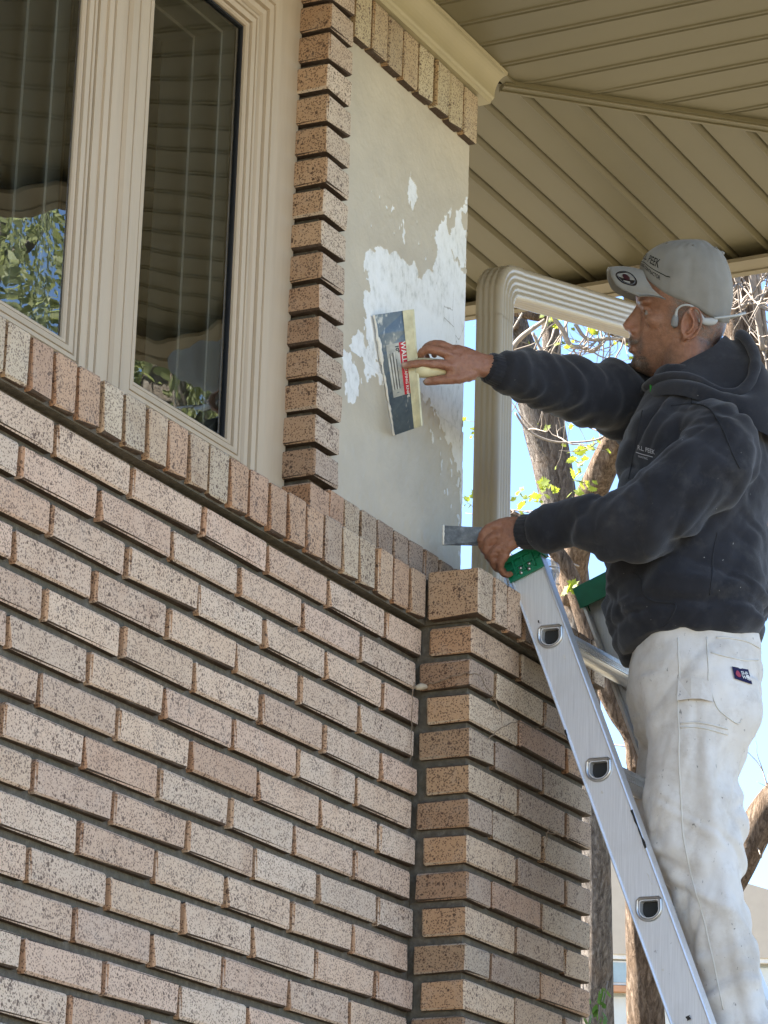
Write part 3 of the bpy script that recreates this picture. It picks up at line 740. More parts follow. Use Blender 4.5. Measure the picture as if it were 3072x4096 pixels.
def body_obj(name, co, fc, mat, parent, attrs=None):
    me = bpy.data.meshes.new(name); me.from_pydata(to_world(np.asarray(co)).tolist(), [], fc); me.polygons.foreach_set('use_smooth', [True]*len(me.polygons))
    for k, a in (attrs or {}).items():
        at = me.attributes.new(k, 'FLOAT', 'POINT'); at.data.foreach_set('value', np.asarray(a, np.float32))
    me.update(); return put(name, me, mat, parent)
def gs(co, c, r): 
    d = (co-np.array(c))/np.array(r); return np.exp(-(d**2).sum(1))
V3 = Vector

# ---- head: stacked slices (height, front, back, half width, face taper)
SL = [(-.118, .052, -.020, .026, .3), (-.108, .072, -.035, .036, .3), (-.095, .084, -.052, .046, .32), (-.078, .086, -.068, .055, .30), (-.062, .085, -.080, .0615, .28),
      (-.045, .084, -.089, .066, .25), (-.028, .081, -.097, .0690, .26), (-.006, .0755, -.103, .0700, .30), (.012, .0725, -.107, .0705, .30), (.032, .081, -.109, .0725, .18),
      (.050, .083, -.110, .073, .10), (.072, .077, -.108, .071, .06), (.095, .064, -.100, .064, .03), (.118, .040, -.082, .050, 0), (.135, .006, -.050, .028, 0)]
def head_loft():
    V, F = [], []; n = 44; A = spline(SL, 4)
    for z, sf, sb, wd, tp in A:
        for k in range(n):
            a = 2*math.pi*k/n; c = math.cos(a); q = math.sin(a)
            sc_ = -.02; s = sc_ + ((sf-sc_)*abs(c)**.85 if c > 0 else -(sc_-sb)*abs(c)**.95)
            V.append((s, wd*math.copysign(abs(q)**.9, q)*(1-tp*max(0, c)**1.5), z))
    m_ = len(A)
    for i in range(m_-1):
        for k in range(n): F.append((i*n+k, i*n+(k+1) % n, (i+1)*n+(k+1) % n, (i+1)*n+k))
    F += [tuple(reversed(range(n))), tuple((m_-1)*n+k for k in range(n))]
    return V, F
PHI = R_(19.0); CR, SR = math.cos(PHI), math.sin(PHI); RZ = -.005
def roll(p):
    """the head leans towards his left shoulder"""
    s, l, z = p; z -= RZ; return V3((s, l*CR + z*SR, RZ - l*SR + z*CR))
def unroll(co):
    q = co.copy(); z = co[:, 2]-RZ; q[:, 1] = co[:, 1]*CR - z*SR; q[:, 2] = RZ + co[:, 1]*SR + z*CR; return q
skin = [head_loft()]
skin.append(limb([(.070, 0, .030), (.0805, 0, .011), (.0915, 0, -.007), (.0980, 0, -.0195)], [.0085, .0085, .0105, .0120], 14))
for s in (-1, 1): skin.append(ell((.0850, s*.0125, -.0255), (.0115, .0085, .0085), 8))
skin.append(ell((.0800, 0, -.0300), (.0135, .0150, .0125), 10)); skin.append(limb([(.068, 0, .020), (.074, 0, 0), (.078, 0, -.016), (.079, 0, -.028)], [.009, .0115, .0140, .0145], 14)); skin.append(ell((.0850, 0, -.0455), (.0110, .024, .0085), 10)); skin.append(ell((.0880, 0, -.0535), (.0085, .021, .0052), 10)); skin.append(ell((.0870, 0, -.0655), (.0100, .019, .0064), 10)); skin.append(ell((.074, 0, -.092), (.0155, .022, .0165), 10))
for s in (-1, 1):
    skin.append(ell((.0665, s*.030, .0320), (.0140, .026, .0085), 10)); skin.append(ell((.038, s*.0440, -.006), (.028, .0130, .018), 10))
    skin.append(limb([(.0665, s*.0165, .0110), (.0690, s*.0250, .0168), (.0660, s*.0350, .0176), (.0560, s*.0455, .0105)], [.0028, .0032, .0033, .0026], 8, 3))
    skin.append(limb([(.0665, s*.0170, .0090), (.0675, s*.0260, .0042), (.0640, s*.0360, .0040), (.0550, s*.0455, .0090)], [.0024, .0025, .0026, .0024], 8, 3))
    # ear: plate, helix, lobe
    E_ = lambda a, k: V3((-.0235 + .019*k*math.cos(a) - .004*math.sin(a), s*(.0775 + .009*(.5 - .5*math.cos(a)) + .003), -.011 + .031*k*math.sin(a)))
    skin.append(loft([((-.022, s*.070, -.012), (.011, 0, 0), (0, 0, .022)), ((-.0235, s*.0795, -.012), (.0165, 0, .002), (0, 0, .028)), ((-.0245, s*.0825, -.012), (.012, 0, .002), (0, 0, .022))], 18, 2))
    skin.append(limb([E_(math.radians(a), 1) for a in range(0, 281, 20)][2:], [.0036]*13, 8, 2)); skin.append(limb([E_(math.radians(a), 1) for a in range(-60, 60, 20)], [.0036]*6, 8, 2))
    skin.append(limb([(-.0190, s*.0855, .0105), (-.0275, s*.0885, -.0030), (-.0270, s*.0885, -.0180), (-.0160, s*.0865, -.0320)], [.0030, .0036, .0036, .0032], 8, 3)); skin.append(ell((-.0125, s*.0800, -.0395), (.0075, .0042, .0085), 8)); skin.append(ell((-.0085, s*.0785, -.0135), (.0045, .0050, .0065), 8))
skin = [([roll(p) for p in v], f) for v, f in skin]
# neck and the hidden trunk and legs, so that the body is one figure
skin.append(loft([((-.020, 0, -.055), (.060, 0, .012), (0, .055, 0)), ((-.030, 0, -.095), (.062, 0, .022), (0, .060, 0)), ((-.035, 0, -.14), (.064, 0, .02), (0, .066, 0)), ((-.04, 0, -.19), (.080, 0, 0), (0, .085, 0)),
                  ((-.04, 0, -.27), (.10, 0, 0), (0, .135, 0)), ((-.03, 0, -.40), (.105, 0, 0), (0, .15, 0)), ((-.03, 0, -.58), (.095, 0, 0), (0, .135, 0)), ((-.04, 0, -.72), (.10, 0, 0), (0, .15, 0)), ((-.04, 0, -.80), (.08, 0, 0), (0, .12, 0))], 30, 3))
for l_, dx in ((.095, 0), (-.09, -.025)):
    skin.append(limb([(-.04, l_, -.78), (-.025, l_, -.95), (-.022+dx*.4, l_, -1.10), (-.085+dx, l_, -1.28), (-.115+dx, l_, -1.46)], [.075, .062, .048, .045, .034], 14, 4))
    skin.append(limb([(-.125+dx, l_, -1.475), (-.07+dx, l_, -1.478), (-.0+dx, l_, -1.482)], [.032, .030, .022], 10, 3))
LA = [(-.050, .115, -.300), (-.035, .190, -.385), (.060, .215, -.497), (.18, .165, -.497), (.295, .08, -.484)]
RA = [(-.030, -.160, -.215), (.060, -.135, -.150), (.183, -.010, -.160), (.30, .098, -.168), (.385, .153, -.170)]
skin.append(limb(LA, [.038, .040, .038, .036, .0255], 14, 4)); skin.append(limb(RA, [.05, .046, .040, .034, .0245], 14, 4))
# right hand on the taping knife: index along the blade, thumb below, the rest round the handle
skin.append(loft([((.375, .149, -.170), (0, 0, .0245), (.004, -.019, 0)), ((.392, .157, -.170), (0, 0, .0235), (.004, -.0175, 0)), ((.418, .168, -.170), (0, 0, .030), (.004, -.0165, 0)), ((.446, .178, -.171), (0, 0, .0345), (.004, -.0150, 0)), ((.464, .184, -.172), (0, 0, .030), (.004, -.0125, 0))], 20, 4, pw=2.4))
skin.append(limb([(.452, .186, -.186), (.480, .200, -.1865), (.506, .2065, -.188), (.530, .2085, -.1905), (.549, .2070, -.1945)], [.0098, .0096, .0086, .0082, .0072], 12, 4))
skin.append(limb([(.452, .187, -.166), (.480, .200, -.159), (.504, .202, -.158), (.515, .192, -.164), (.510, .178, -.172)], [.0098, .0098, .0088, .0084, .0072], 12, 4))
skin.append(limb([(.450, .180, -.150), (.476, .184, -.139), (.500, .180, -.141), (.508, .169, -.151), (.500, .160, -.164)], [.0094, .0092, .0084, .0080, .0070], 12, 4))
skin.append(limb([(.444, .172, -.146), (.466, .170, -.137), (.484, .163, -.142), (.488, .155, -.153)], [.0085, .0082, .0074, .0066], 12, 4))
skin.append(limb([(.410, .165, -.190), (.436, .176, -.204), (.460, .180, -.2105), (.484, .181, -.213), (.505, .179, -.2165)], [.0135, .0122, .0100, .0092, .0080], 12, 4))
# left hand over the ladder's end cap, holding the putty knife
skin.append(loft([((.292, .080, -.484), (0, 0, .0255), (.012, -.018, 0)), ((.312, .074, -.483), (.003, 0, .029), (.010, -.019, 0)), ((.335, .070, -.489), (.006, 0, .036), (.009, -.0185, 0)), ((.353, .066, -.497), (.007, 0, .038), (.008, -.016, 0)), ((.362, .063, -.501), (.007, 0, .032), (.008, -.012, 0))], 20, 4, pw=2.4))
skin.append(limb([(.350, .070, -.468), (.371, .066, -.474), (.385, .058, -.490), (.383, .047, -.509), (.374, .038, -.519)], [.0100, .0098, .0092, .0084, .0074], 12, 4))
skin.append(limb([(.352, .070, -.490), (.370, .066, -.499), (.377, .057, -.514), (.368, .043, -.531), (.354, .032, -.536)], [.0100, .0098, .0090, .0084, .0074], 12, 4))
skin.append(limb([(.346, .069, -.512), (.361, .064, -.523), (.364, .054, -.538), (.353, .040, -.550), (.340, .030, -.550)], [.0096, .0094, .0086, .0080, .0070], 12, 4))
skin.append(limb([(.336, .068, -.527), (.347, .062, -.541), (.347, .052, -.554), (.338, .042, -.563), (.326, .034, -.558)], [.0086, .0083, .0076, .0070, .0062], 12, 4))
skin.append(limb([(.322, .060, -.468), (.345, .042, -.462), (.366, .030, -.468), (.382, .026, -.476)], [.0125, .0112, .0095, .0080], 12, 4))
co, ed, fc = fuse('body', skin, .0027, 4, .5)
fw_ = ((co[:, 0] > .0) & (co[:, 0] < .2) & (co[:, 2] > -.12) & (np.abs(co[:, 2]) < .13)).astype(float)*(1 - .85*np.exp(-((unroll(co)[:, 2]-.011)/.012)**2 - ((np.abs(unroll(co)[:, 1])-.031)/.016)**2)); co = relax(co, ed, 5, .5, fw_)
nr = vnormals(co, fc); cu = unroll(co)
for s in (-1, 1):
    pass
    co -= nr*(.0035*gs(cu, (.078, s*.026, -.030), (.006, .006, .016)))[:, None]         # fold from nose to mouth
    co -= nr*(.0045*gs(cu, (-.0165, s*.0845, -.011), (.0055, .007, .0100)))[:, None]    # bowl of the ear
    co -= nr*(.0040*gs(cu, (-.0340, s*.085, -.001), (.0035, .007, .0120)))[:, None]
    co -= nr*(.0030*gs(cu, (.058, s*.052, -.048), (.020, .015, .016)))[:, None]
co -= nr*(.0030*gs(cu, (.0985, 0, -.0592), (.010, .026, .0020)))[:, None]
co -= nr*(.0035*gs(cu, (.094, 0, -.077), (.010, .022, .005)))[:, None]
# creases over knuckles and tendons
hand = ((co[:, 0] > .31)).astype(float)
nz = np.array([mn.noise(V3(p)*150) if h else 0 for p, h in zip(co, hand)])*.0009 + np.array([mn.noise(V3((p[0]*60, p[1]*60, p[2]*210))) if h else 0 for p, h in zip(co, hand)])*.0012
co += nr*(nz*hand)[:, None]
fine = np.array([mn.noise(V3(p)*90) for p in co]); gro = np.array([mn.noise(V3((p[0]*200, p[1]*200, p[2]*420))) for p in co])
cu = unroll(co); s_, l_, z_ = cu[:, 0], np.abs(cu[:, 1]), cu[:, 2]
st = lambda x, a, b: np.clip((x-a)/(b-a), 0, 1)
# short beard round mouth and chin, stubble along the jaw, cropped hair at temple and nape
mou = np.exp(-(((s_-.090)/.024)**2 + ((z_+.044+.25*l_)/.0075)**2 + (l_/.032)**2))
goat = st(-z_, .070, .082)*st(s_, .036, .056)*st(.040-l_, 0, .016)*(s_ < .2)
side = np.exp(-(((s_-.080)/.013)**2 + ((l_-.027)/.008)**2 + ((z_+.064)/.024)**2))
jaw = st(-z_, .040, .075)*st(s_, -.012, .018)*(s_ < .2)*.34
beard = np.clip((np.maximum.reduce([mou*2.2, goat*1.5, side*1.5, jaw*1.35]))*(.80+.55*fine+.5*gro), 0, 1)*(z_ > -.135)
hl = np.clip(st(-s_, -.024, -.010)*st(z_, -.008 , .012)*(s_ > -.020) + st(-s_, .034, .048)*st(z_, -.095, -.045), 0, 1)*(s_ < .2)*(z_ < .06)
hair = np.clip(hl*(.72+.5*fine+.6*gro), 0, 1)*(z_ > -.12)
lips = np.exp(-(((s_-.096)/.012)**2 + ((z_+.0655)/.0055)**2 + (l_/.019)**2)) + .6*np.exp(-(((s_-.097)/.010)**2 + ((z_+.0545)/.0035)**2 + (l_/.019)**2))
brow = np.exp(-(((s_-.078)/.016)**2 + ((l_-.030)/.017)**2 + ((z_-.0285)/.0042)**2))
ruddy = np.exp(-(((s_-.098)/.016)**2 + ((z_+.020)/.016)**2)) + gs(cu, (-.0235, .084, -.011), (.025, .012, .036)) + .5*hand
nails = np.zeros(len(co))
for c in ((.549, .213, -.192), (.506, .185, -.214)): nails = np.maximum(nails, np.exp(-(((co-np.array(c))/np.array((.0062, .005, .0062)))**2).sum(1))*1.4)
def mat_skin():
    t = NT('skin'); co_ = t.obj(); A = lambda n: t.n('Attribute', attribute_name=n).outputs['Fac']
    n1 = t.noise(co_, 85, 6, .72); n2 = t.noise(co_, 520, 2)
    c = t.ramp(n1, [(.28, (.165, .076, .044)), (.5, (.245, .118, .070)), (.75, (.31, .158, .10))])
    c = t.mix(t.math('MULTIPLY', A('ruddy'), .45, True), c, (.33, .128, .078))
    c = t.mix(t.math('MULTIPLY', A('lips'), .6, True), c, (.25, .095, .075))
    c = t.mix(t.math('MULTIPLY', A('hair'), .8, True), c, t.ramp(n2, [(.4, (.06, .05, .045)), (.65, (.16, .145, .135))]))
    c = t.mix(t.math('MULTIPLY', A('beard'), .88, True), c, t.ramp(n2, [(.4, (.03, .022, .018)), (.62, (.09, .075, .065)), (.75, (.22, .20, .18))]))
    c = t.mix(t.math('MULTIPLY', A('brow'), .8, True), c, (.05, .032, .024))
    c = t.mix(t.math('MULTIPLY', A('nails'), .6, True), c, (.50, .36, .29))
    t.p(Base_Color=c, Roughness=.46); t.b.inputs['Specular IOR Level'].default_value = .45
    t.b.inputs['Subsurface Weight'].default_value = .12; t.b.inputs['Subsurface Radius'].default_value = (.006, .002, .001); t.b.inputs['Subsurface Scale'].default_value = 1.0
    t.bump(t.math('ADD', t.noise(co_, 320, 3, .6), t.math('MULTIPLY', n1, 1.2)), .5, .0022); return t.m
BODY = body_obj('body', co, fc, mat_skin(), PERSON, dict(beard=beard, hair=hair, lips=lips, brow=brow, ruddy=ruddy, nails=nails))
# eyes
t = NT('eye'); oc = t.n('TexCoord').outputs['Object']
sx = t.n('SeparateXYZ', {0: oc}); rr = t.math('SQRT', t.math('ADD', t.math('POWER', sx.outputs[1], 2.0), t.math('POWER', sx.outputs[2], 2.0)))
t.p(Base_Color=t.ramp(t.math('MULTIPLY', rr, 100), [(.0, (.005, .004, .004)), (.26, (.005, .004, .004)), (.3, (.06, .03, .015)), (.55, (.07, .035, .018)), (.62, (.24, .20, .18))]), Roughness=.25)
for s in (-1, 1):
    v, f = ell((0, 0, 0), (.0108, .0108, .0108), 12); e = mesh('eye', v, f, True)
    o = put('eye', e, t.m, BODY, PW(*roll((.0556, s*.0308, .0104)))); o.rotation_euler = (0, 0, math.atan2(PF.y, PF.x))

# ---- cap
def cap_base(ph):
    """ph: angle from the front, signed; returns base point of the crown"""
    a = abs(ph); c, q = math.cos(ph), math.sin(ph)
    zb = np.interp(math.degrees(a), [0, 20, 40, 60, 90, 115, 140, 180], [.096, .089, .068, .048, .030, .008, -.006, -.006])
    s = -.020 + (.096*c if c > 0 else .086*c)
    return V3((s, .0760*math.copysign(abs(q)**.92, q), zb))
AP = V3((-.037, 0, .1615))
def crown(ph, tt, off=0.0):
    b = cap_base(ph); e = math.cos(tt*math.pi/2)**.74; zz = math.sin(tt*math.pi/2)**.96
    p = V3((AP.x+(b.x-AP.x)*e, b.y*e, b.z+(AP.z-b.z)*zz))
    w_ = (.0125*max(0, -math.cos(ph))**.7 + .0050*abs(math.sin(ph)))*math.sin(math.pi*min(1, tt*1.35)) + .0016*mn.noise(V3((ph*2.2, tt*3.2, 4))) + (.0022*mn.noise(V3((ph*5, tt*5, 8)))*(1 if abs(ph) > 1.0 else .3))
    seam = -.0010*sum(math.exp(-((ph-k)/.035)**2) for k in (-math.pi, -2*math.pi/3, -math.pi/3, 0, math.pi/3, 2*math.pi/3, math.pi))*(1-tt)**.2
    n_ = (p - V3((-.03, 0, .03))).normalized(); return p + n_*(w_+seam+off)
t = NT('cap_cotton'); oc = t.obj(); wv_ = t.noise(oc, 900, 2); n1 = t.noise(oc, 14, 4)
t.p(Base_Color=t.mix(1, (.205, .20, .185), t.ramp(n1, [(.3, .82), (.7, 1.12)]), 'MULTIPLY'), Roughness=.88); t.b.inputs['Specular IOR Level'].default_value = .15
t.b.inputs['Sheen Weight'].default_value = .15; t.bump(wv_, .25, .001); M_CAP = t.m
NP, NT_ = 96, 34; V, F = [], []
for j in range(NT_):
    for i in range(NP): V.append(crown(-math.pi+2*math.pi*i/NP, j/NT_*.985))
V.append(AP+V3((0, 0, .001)))
for j in range(NT_-1):
    for i in range(NP): F.append((j*NP+i, j*NP+(i+1) % NP, (j+1)*NP+(i+1) % NP, (j+1)*NP+i))
for i in range(NP): F.append(((NT_-1)*NP+i, (NT_-1)*NP+(i+1) % NP, len(V)-1))
for i in range(NP): V.append(cap_base(-math.pi+2*math.pi*i/NP)*.965)      # turned-in band
o0 = len(V)-NP
for i in range(NP): F.append((i, o0+i, o0+(i+1) % NP, (i+1) % NP))
CAP = body_obj('cap', [list(roll(p)) for p in V], F, M_CAP, PERSON)
UB = [(0, (.074, .099), (.140, .1020)), (.3, (.0725, .095), (.1405, .099)), (.6, (.066, .074), (.1375, .082)), (.8, (.055, .056), (.128, .064)), (.92, (.043, .045), (.112, .052)), (1, (.028, .036), (.082, .041))]
def brim(u, v, off=0.0):
    a = abs(u); us = [q[0] for q in UB]; g = lambda k, i: np.interp(a, us, [q[k][i] for q in UB])
    s = g(1, 0)*(1-v)+g(2, 0)*v; z = g(1, 1)*(1-v)+g(2, 1)*v + .004*math.sin(v*math.pi)
    l = math.copysign((.081 if a < 1 else .081)*math.sin(a*math.pi/2)**.95, u)*(1-.06*v) if a else 0
    return V3((s, l, z)) + V3((.15, math.copysign(.55*a, u) if a else 0, .8)).normalized()*off
V, F = [], []; nu, nv = 40, 12
for h in (0.0, -.0028):
    for j in range(nv+1):
        for i in range(nu+1): V.append(brim(-1+2*i/nu, j/nv, h))
S_ = (nu+1)*(nv+1)
for j in range(nv):
    for i in range(nu):
        k = j*(nu+1)+i; F += [(k, k+1, k+nu+2, k+nu+1), (S_+k+nu+1, S_+k+nu+2, S_+k+1, S_+k)]
for i in range(nu): k = nv*(nu+1)+i; F.append((k, k+1, S_+k+1, S_+k))
for j in range(nv):
    for i in (0, nu): k = j*(nu+1)+i; F.append((k, k+nu+1, S_+k+nu+1, S_+k))
body_obj('brim', [list(roll(p)) for p in V], F, M_CAP, CAP)
v, f = ell(crown(math.pi, .60), (.0085, .0080, .0050), 8)
body_obj('button', [list(roll(p)) for p in v], f, M_CAP, CAP)
# oval sticker on the brim, embroidery on the crown
M_BADGE = mat_plain('glossy_black_sticker', (.012, .011, .013), .12, .6); M_BRED = mat_plain('dark_red_print', (.03, .008, .012), .3, .4); M_BGRY = mat_plain('grey_print', (.10, .10, .105), .4, .4)
def disc(name, ru, rv, off, mat, inner=0.0, uc=.66, vc=.62):
    V, F = [], []; n = 28
    for k in (inner, 1.0):
        for i in range(n): a = 2*math.pi*i/n; V.append(brim(uc+ru*k*math.cos(a), min(vc+rv*k*math.sin(a), .99), off))
    if inner: F = [(i, (i+1) % n, n+(i+1) % n, n+i) for i in range(n)]
    else: F = [tuple(range(n, 2*n))]
    return body_obj(name, [list(roll(p)) for p in V], F, mat, CAP)
disc('sticker', .19, .27, .0010, M_BADGE); disc('sticker_ring', .165, .225, .0013, M_BGRY, .93); disc('sticker_emblem', .075, .09, .0014, M_BRED)
M_THREAD = mat_plain('black_thread', (.012, .012, .013), .7, .2)
def embroider(txt, size, tc, ph0, bold=.0006):
    V, F = text_geo(txt, size, bold); W_ = []
    for p in V:
        tt = tc + p.y/.105; W_.append(crown(ph0 + p.x/.094, tt, .0012))
    return body_obj('embroidery', [list(roll(p)) for p in W_], F, M_THREAD, CAP)
embroider('R.L. PEEK', .0170, .275, .48, .0002); embroider('PAINTING CONTRACTOR', .0070, .120, .48, .0001)
V, F = [], []
for i in range(41):
    ph = -.25+1.40*i/40; V += [crown(ph, .172, .0011), crown(ph, .182, .0011)]
F = [(2*i, 2*i+2, 2*i+3, 2*i+1) for i in range(40)]; body_obj('embroidery', [list(roll(p)) for p in V], F, M_THREAD, CAP)
for ph in (math.pi/2, math.pi/6, math.pi*5/6, -math.pi/2):
    p = crown(ph, .66, .0006); v, f = ell(p, (.0032, .0018, .0032), 6); body_obj('eyelet', [list(roll(q)) for q in v], f, mat_plain('eyelet_thread', (.14, .135, .12), .8, .2), CAP)

# ---- bone conduction headphones
HP = empty('headphones', PW(-.03, .085, -.02), 'pale grey open-ear headphones hooked over the ear and behind the neck', 'headphones')
M_HP = mat_plain('grey_silicone', (.36, .375, .38), .5, .4, var=.04); M_HP2 = mat_plain('dark_grey_plastic', (.16, .165, .17), .4, .4, var=.04)
def hp(name, P, R, mat, flat=None): v, f = limb(P, R, 10, 5, flat); body_obj(name, [list(roll((p[0], p[1], p[2]+.0260))) for p in v], f, mat, HP)
for s in (-1, 1):
    hp('transducer', [(.0075, s*.0775, -.022), (.0085, s*.0785, -.032), (.0095, s*.0780, -.043)], [.0055, .0075, .0072], M_HP2, ((0, 1, 0), .55))
    hp('ear_hook', [(.0072, s*.0780, -.024), (.0045, s*.0800, -.010), (-.006, s*.0825, -.0020), (-.022, s*.0830, -.0025), (-.038, s*.0830, -.014), (-.047, s*.0825, -.028)], [.0035, .0024, .0022, .0022, .0026, .0036], M_HP)
    hp('battery_pod', [(-.040, s*.0825, -.030), (-.053, s*.0815, -.033), (-.066, s*.079, -.0325), (-.074, s*.077, -.030)], [.0050, .0075, .0078, .0050], M_HP2 if s < 0 else M_HP, ((0, 1, 0), .45))
hp('neck_band', [(-.070, .079, -.026), (-.090, .074, -.023), (-.115, .060, -.018), (-.133, .034, -.012), (-.138, 0, -.010), (-.133, -.034, -.012), (-.115, -.060, -.018), (-.090, -.074, -.023), (-.070, -.079, -.026)], [.0026]*9, M_HP)

# ---- hooded sweatshirt
def foldring(freq, amp, seed, tw=1.2):
    def g(tt, a): return 1 + amp*(mn.noise(V3((tt*freq, math.cos(a)*tw+seed, math.sin(a)*tw))) + .5*mn.noise(V3((tt*freq*2.1, math.cos(a)*tw*1.5+seed, math.sin(a)*tw*1.5))))
    return g
TS = [((-.025, 0, -.125), (.066, 0, .015), (0, .072, 0)), ((-.030, 0, -.160), (.086, 0, .01), (0, .088, 0)), ((-.036, 0, -.20), (.116, 0, 0), (0, .118, 0)), ((-.038, 0, -.245), (.138, 0, 0), (0, .155, 0)), ((-.038, 0, -.29), (.146, 0, 0), (0, .186, 0)),
      ((-.034, 0, -.36), (.150, 0, 0), (0, .196, 0)), ((-.020, 0, -.48), (.160, 0, 0), (0, .192, 0)), ((-.020, 0, -.58), (.155, 0, -.004), (0, .190, 0)), ((-.022, 0, -.632), (.155, 0, -.010), (0, .194, 0)), ((-.026, 0, -.668), (.148, 0, -.012), (0, .186, 0)), ((-.030, 0, -.694), (.138, 0, -.014), (0, .174, 0))]
def rid(v): return 2*abs(mn.noise(v)) - .42
def sleevefold(seed, freq, amp):
    def g(tt, a):
        ph = tt*freq + .9*mn.noise(V3((math.cos(a)*.9+seed, math.sin(a)*.9, tt*3)))
        e = min(1, tt*5)*min(1, (1-tt)*9); return 1 + amp*e*(rid(V3((ph, math.cos(a)*.42+seed, math.sin(a)*.42))) + .15*mn.noise(V3((ph*2.0, math.cos(a)*1.0+seed, math.sin(a)*1.0))))
    return g
jk = [loft(TS, 60, 8, foldring(5, .028, 2.0, 2.2), 2.15)]
SLV = [(-.050, .110, -.275), (-.060, .158, -.305), (-.066, .188, -.342), (-.032, .216, -.394), (.034, .232, -.462), (.088, .222, -.500), (.150, .188, -.504), (.212, .143, -.481), (.250, .116, -.487), (.282, .093, -.487)]
SRV = [(-.035, -.120, -.205), (.010, -.150, -.170), (.075, -.132, -.140), (.131, -.062, -.148), (.183, -.010, -.158), (.244, .050, -.168), (.292, .090, -.168), (.339, .125, -.173), (.358, .137, -.173)]
jk.append(limb(SLV, [.055, .072, .079, .081, .073, .071, .063, .047, .048, .040], 44, 12, None, sleevefold(5.0, 13, .20)))
jk.append(limb(SRV, [.070, .082, .078, .070, .066, .060, .053, .046, .040], 44, 12, None, sleevefold(9.0, 15, .22)))
co, ed, fc = fuse('hoodie', jk, .0050, 5, .5)
nr = vnormals(co, fc)
# drapes: broad diagonal folds on the trunk, bunching at the waist and in the crook of the elbow
def nz3(co, sx, sy, sz, off): return np.array([mn.noise(V3((p[0]*sx+off, p[1]*sy, p[2]*sz))) for p in co])
q = co.copy(); q[:, 2] = co[:, 2] + .8*co[:, 0]
def rz3(co, sx, sy, sz, off): return 2*np.abs(nz3(co, sx, sy, sz, off)) - .42
q3 = co.copy(); q3[:, 2] = co[:, 2] - .9*co[:, 0]
def along(co, dv, lo_f, hi_f, off):
    """ridged folds running along direction dv: slow along it, quick across it"""
    dv = np.array(dv, float); dv /= np.linalg.norm(dv); e = np.cross(dv, (0, 1, 0)); e /= np.linalg.norm(e); g = np.cross(dv, e)
    P = np.stack([co@dv*lo_f + off, co@e*hi_f, co@g*hi_f*.45], 1); P[:, 1] += .8*np.array([mn.noise(V3(p*.9)) for p in P])
    return 2*np.abs(np.array([mn.noise(V3(p)) for p in P])) - .42
trunk_ = 1/(1+np.exp(-(-.215-co[:, 2])*60))*(np.abs(co[:, 0]+.02) < .19)
arm = np.clip((co[:, 1]-.150)/.03, 0, 1)*np.clip((-.26-co[:, 2])/.05, 0, 1)
d = trunk_*(1-.75*arm)*(.0125*along(co, (.55, 0, -.8), 2.2, 13, 1.7) + .0070*along(co, (-.8, 0, -.5), 3, 19, 5.1)) + .0012*nz3(co, 45, 45, 60, 3.0)
d += arm*(.0095*along(co, (.62, 0, -.75), 2.6, 16, 7.7))
wst = np.exp(-((co[:, 2]+.615)/.05)**2)*(np.abs(co[:, 0]) < .2)
d += wst*(.012*along(co, (.97, 0, .2), 3.5, 30, 8.2) + .004)
d -= .016*np.exp(-((co[:, 2]+.648+.07*co[:, 0])/.010)**2)*(np.abs(co[:, 0]) < .2)*.5        # waistband seam
elb = gs(co, (.10, .20, -.44), (.07, .08, .06)); d += elb*.016*along(co, (.2, .9, -.4), 6, 34, 3.3)
co += nr*d[:, None]; co = relax(co, ed, 1, .4)
t = NT('charcoal_fleece'); oc = t.obj(); n1 = t.noise(oc, 6, 5, .6); n2 = t.noise(oc, 700, 2); n3 = t.noise(oc, 45, 4, .7)
c = t.ramp(n1, [(.3, (.014, .0145, .018)), (.6, (.026, .027, .033)), (.8, (.046, .047, .054))])
c = t.mix(t.math('MULTIPLY', t.ramp(n3, [(.55, 0), (.8, 1)]), .35), c, (.055, .055, .058))
dust = t.ramp(t.noise(oc, 16, 5, .7), [(.54, 0), (.78, 1)]); c = t.mix(t.math('MULTIPLY', dust, .30), c, (.11, .108, .105)); lint = t.ramp(t.noise(oc, 120, 2, .5), [(.765, 0), (.785, 1)]); c = t.mix(t.math('MULTIPLY', lint, .6), c, (.35, .34, .32))
t.p(Base_Color=c, Roughness=.95); t.b.inputs['Specular IOR Level'].default_value = .12; t.b.inputs['Sheen Weight'].default_value = .28; t.b.inputs['Sheen Roughness'].default_value = .5
t.b.inputs['Sheen Tint'].default_value = (.6, .62, .68, 1)
t.bump(t.math('ADD', t.math('MULTIPLY', n2, .5), n3), .35, .002); M_FLEECE = t.m
HOOD = body_obj('hoodie', co, fc, M_FLEECE, PERSON)
bv = BVHTree.FromPolygons([tuple(p) for p in to_world(co)], fc)
def snap(s, z, lo=.2, lift=.0005, tree=None):
    """point of the garment's street side at this height and depth"""
    Q = PW(s, lo, z); o = CAM; h = (tree or bv).ray_cast(o, (Q-o).normalized())
    return (h[0] + h[1]*lift) if h[0] is not None else None
def seam(name, pts, lo, r, mat, parent, tree=None, n=8):
    P = [snap(a, b, lo, r*.3, tree) for a, b in [(q[0], q[1]) for q in spline(pts, n)]]; P = [p for p in P if p is not None]
    if len(P) > 3:
        keep = [P[0]]
        for p in P[1:]:
            if (p-keep[-1]).length < .05: keep.append(p)
        v, f = tube(keep, r, 6); put(name, mesh(name, v, f, True), mat, parent)
M_SEAM = mat_plain('charcoal_thread', (.030, .031, .036), .9, .1)
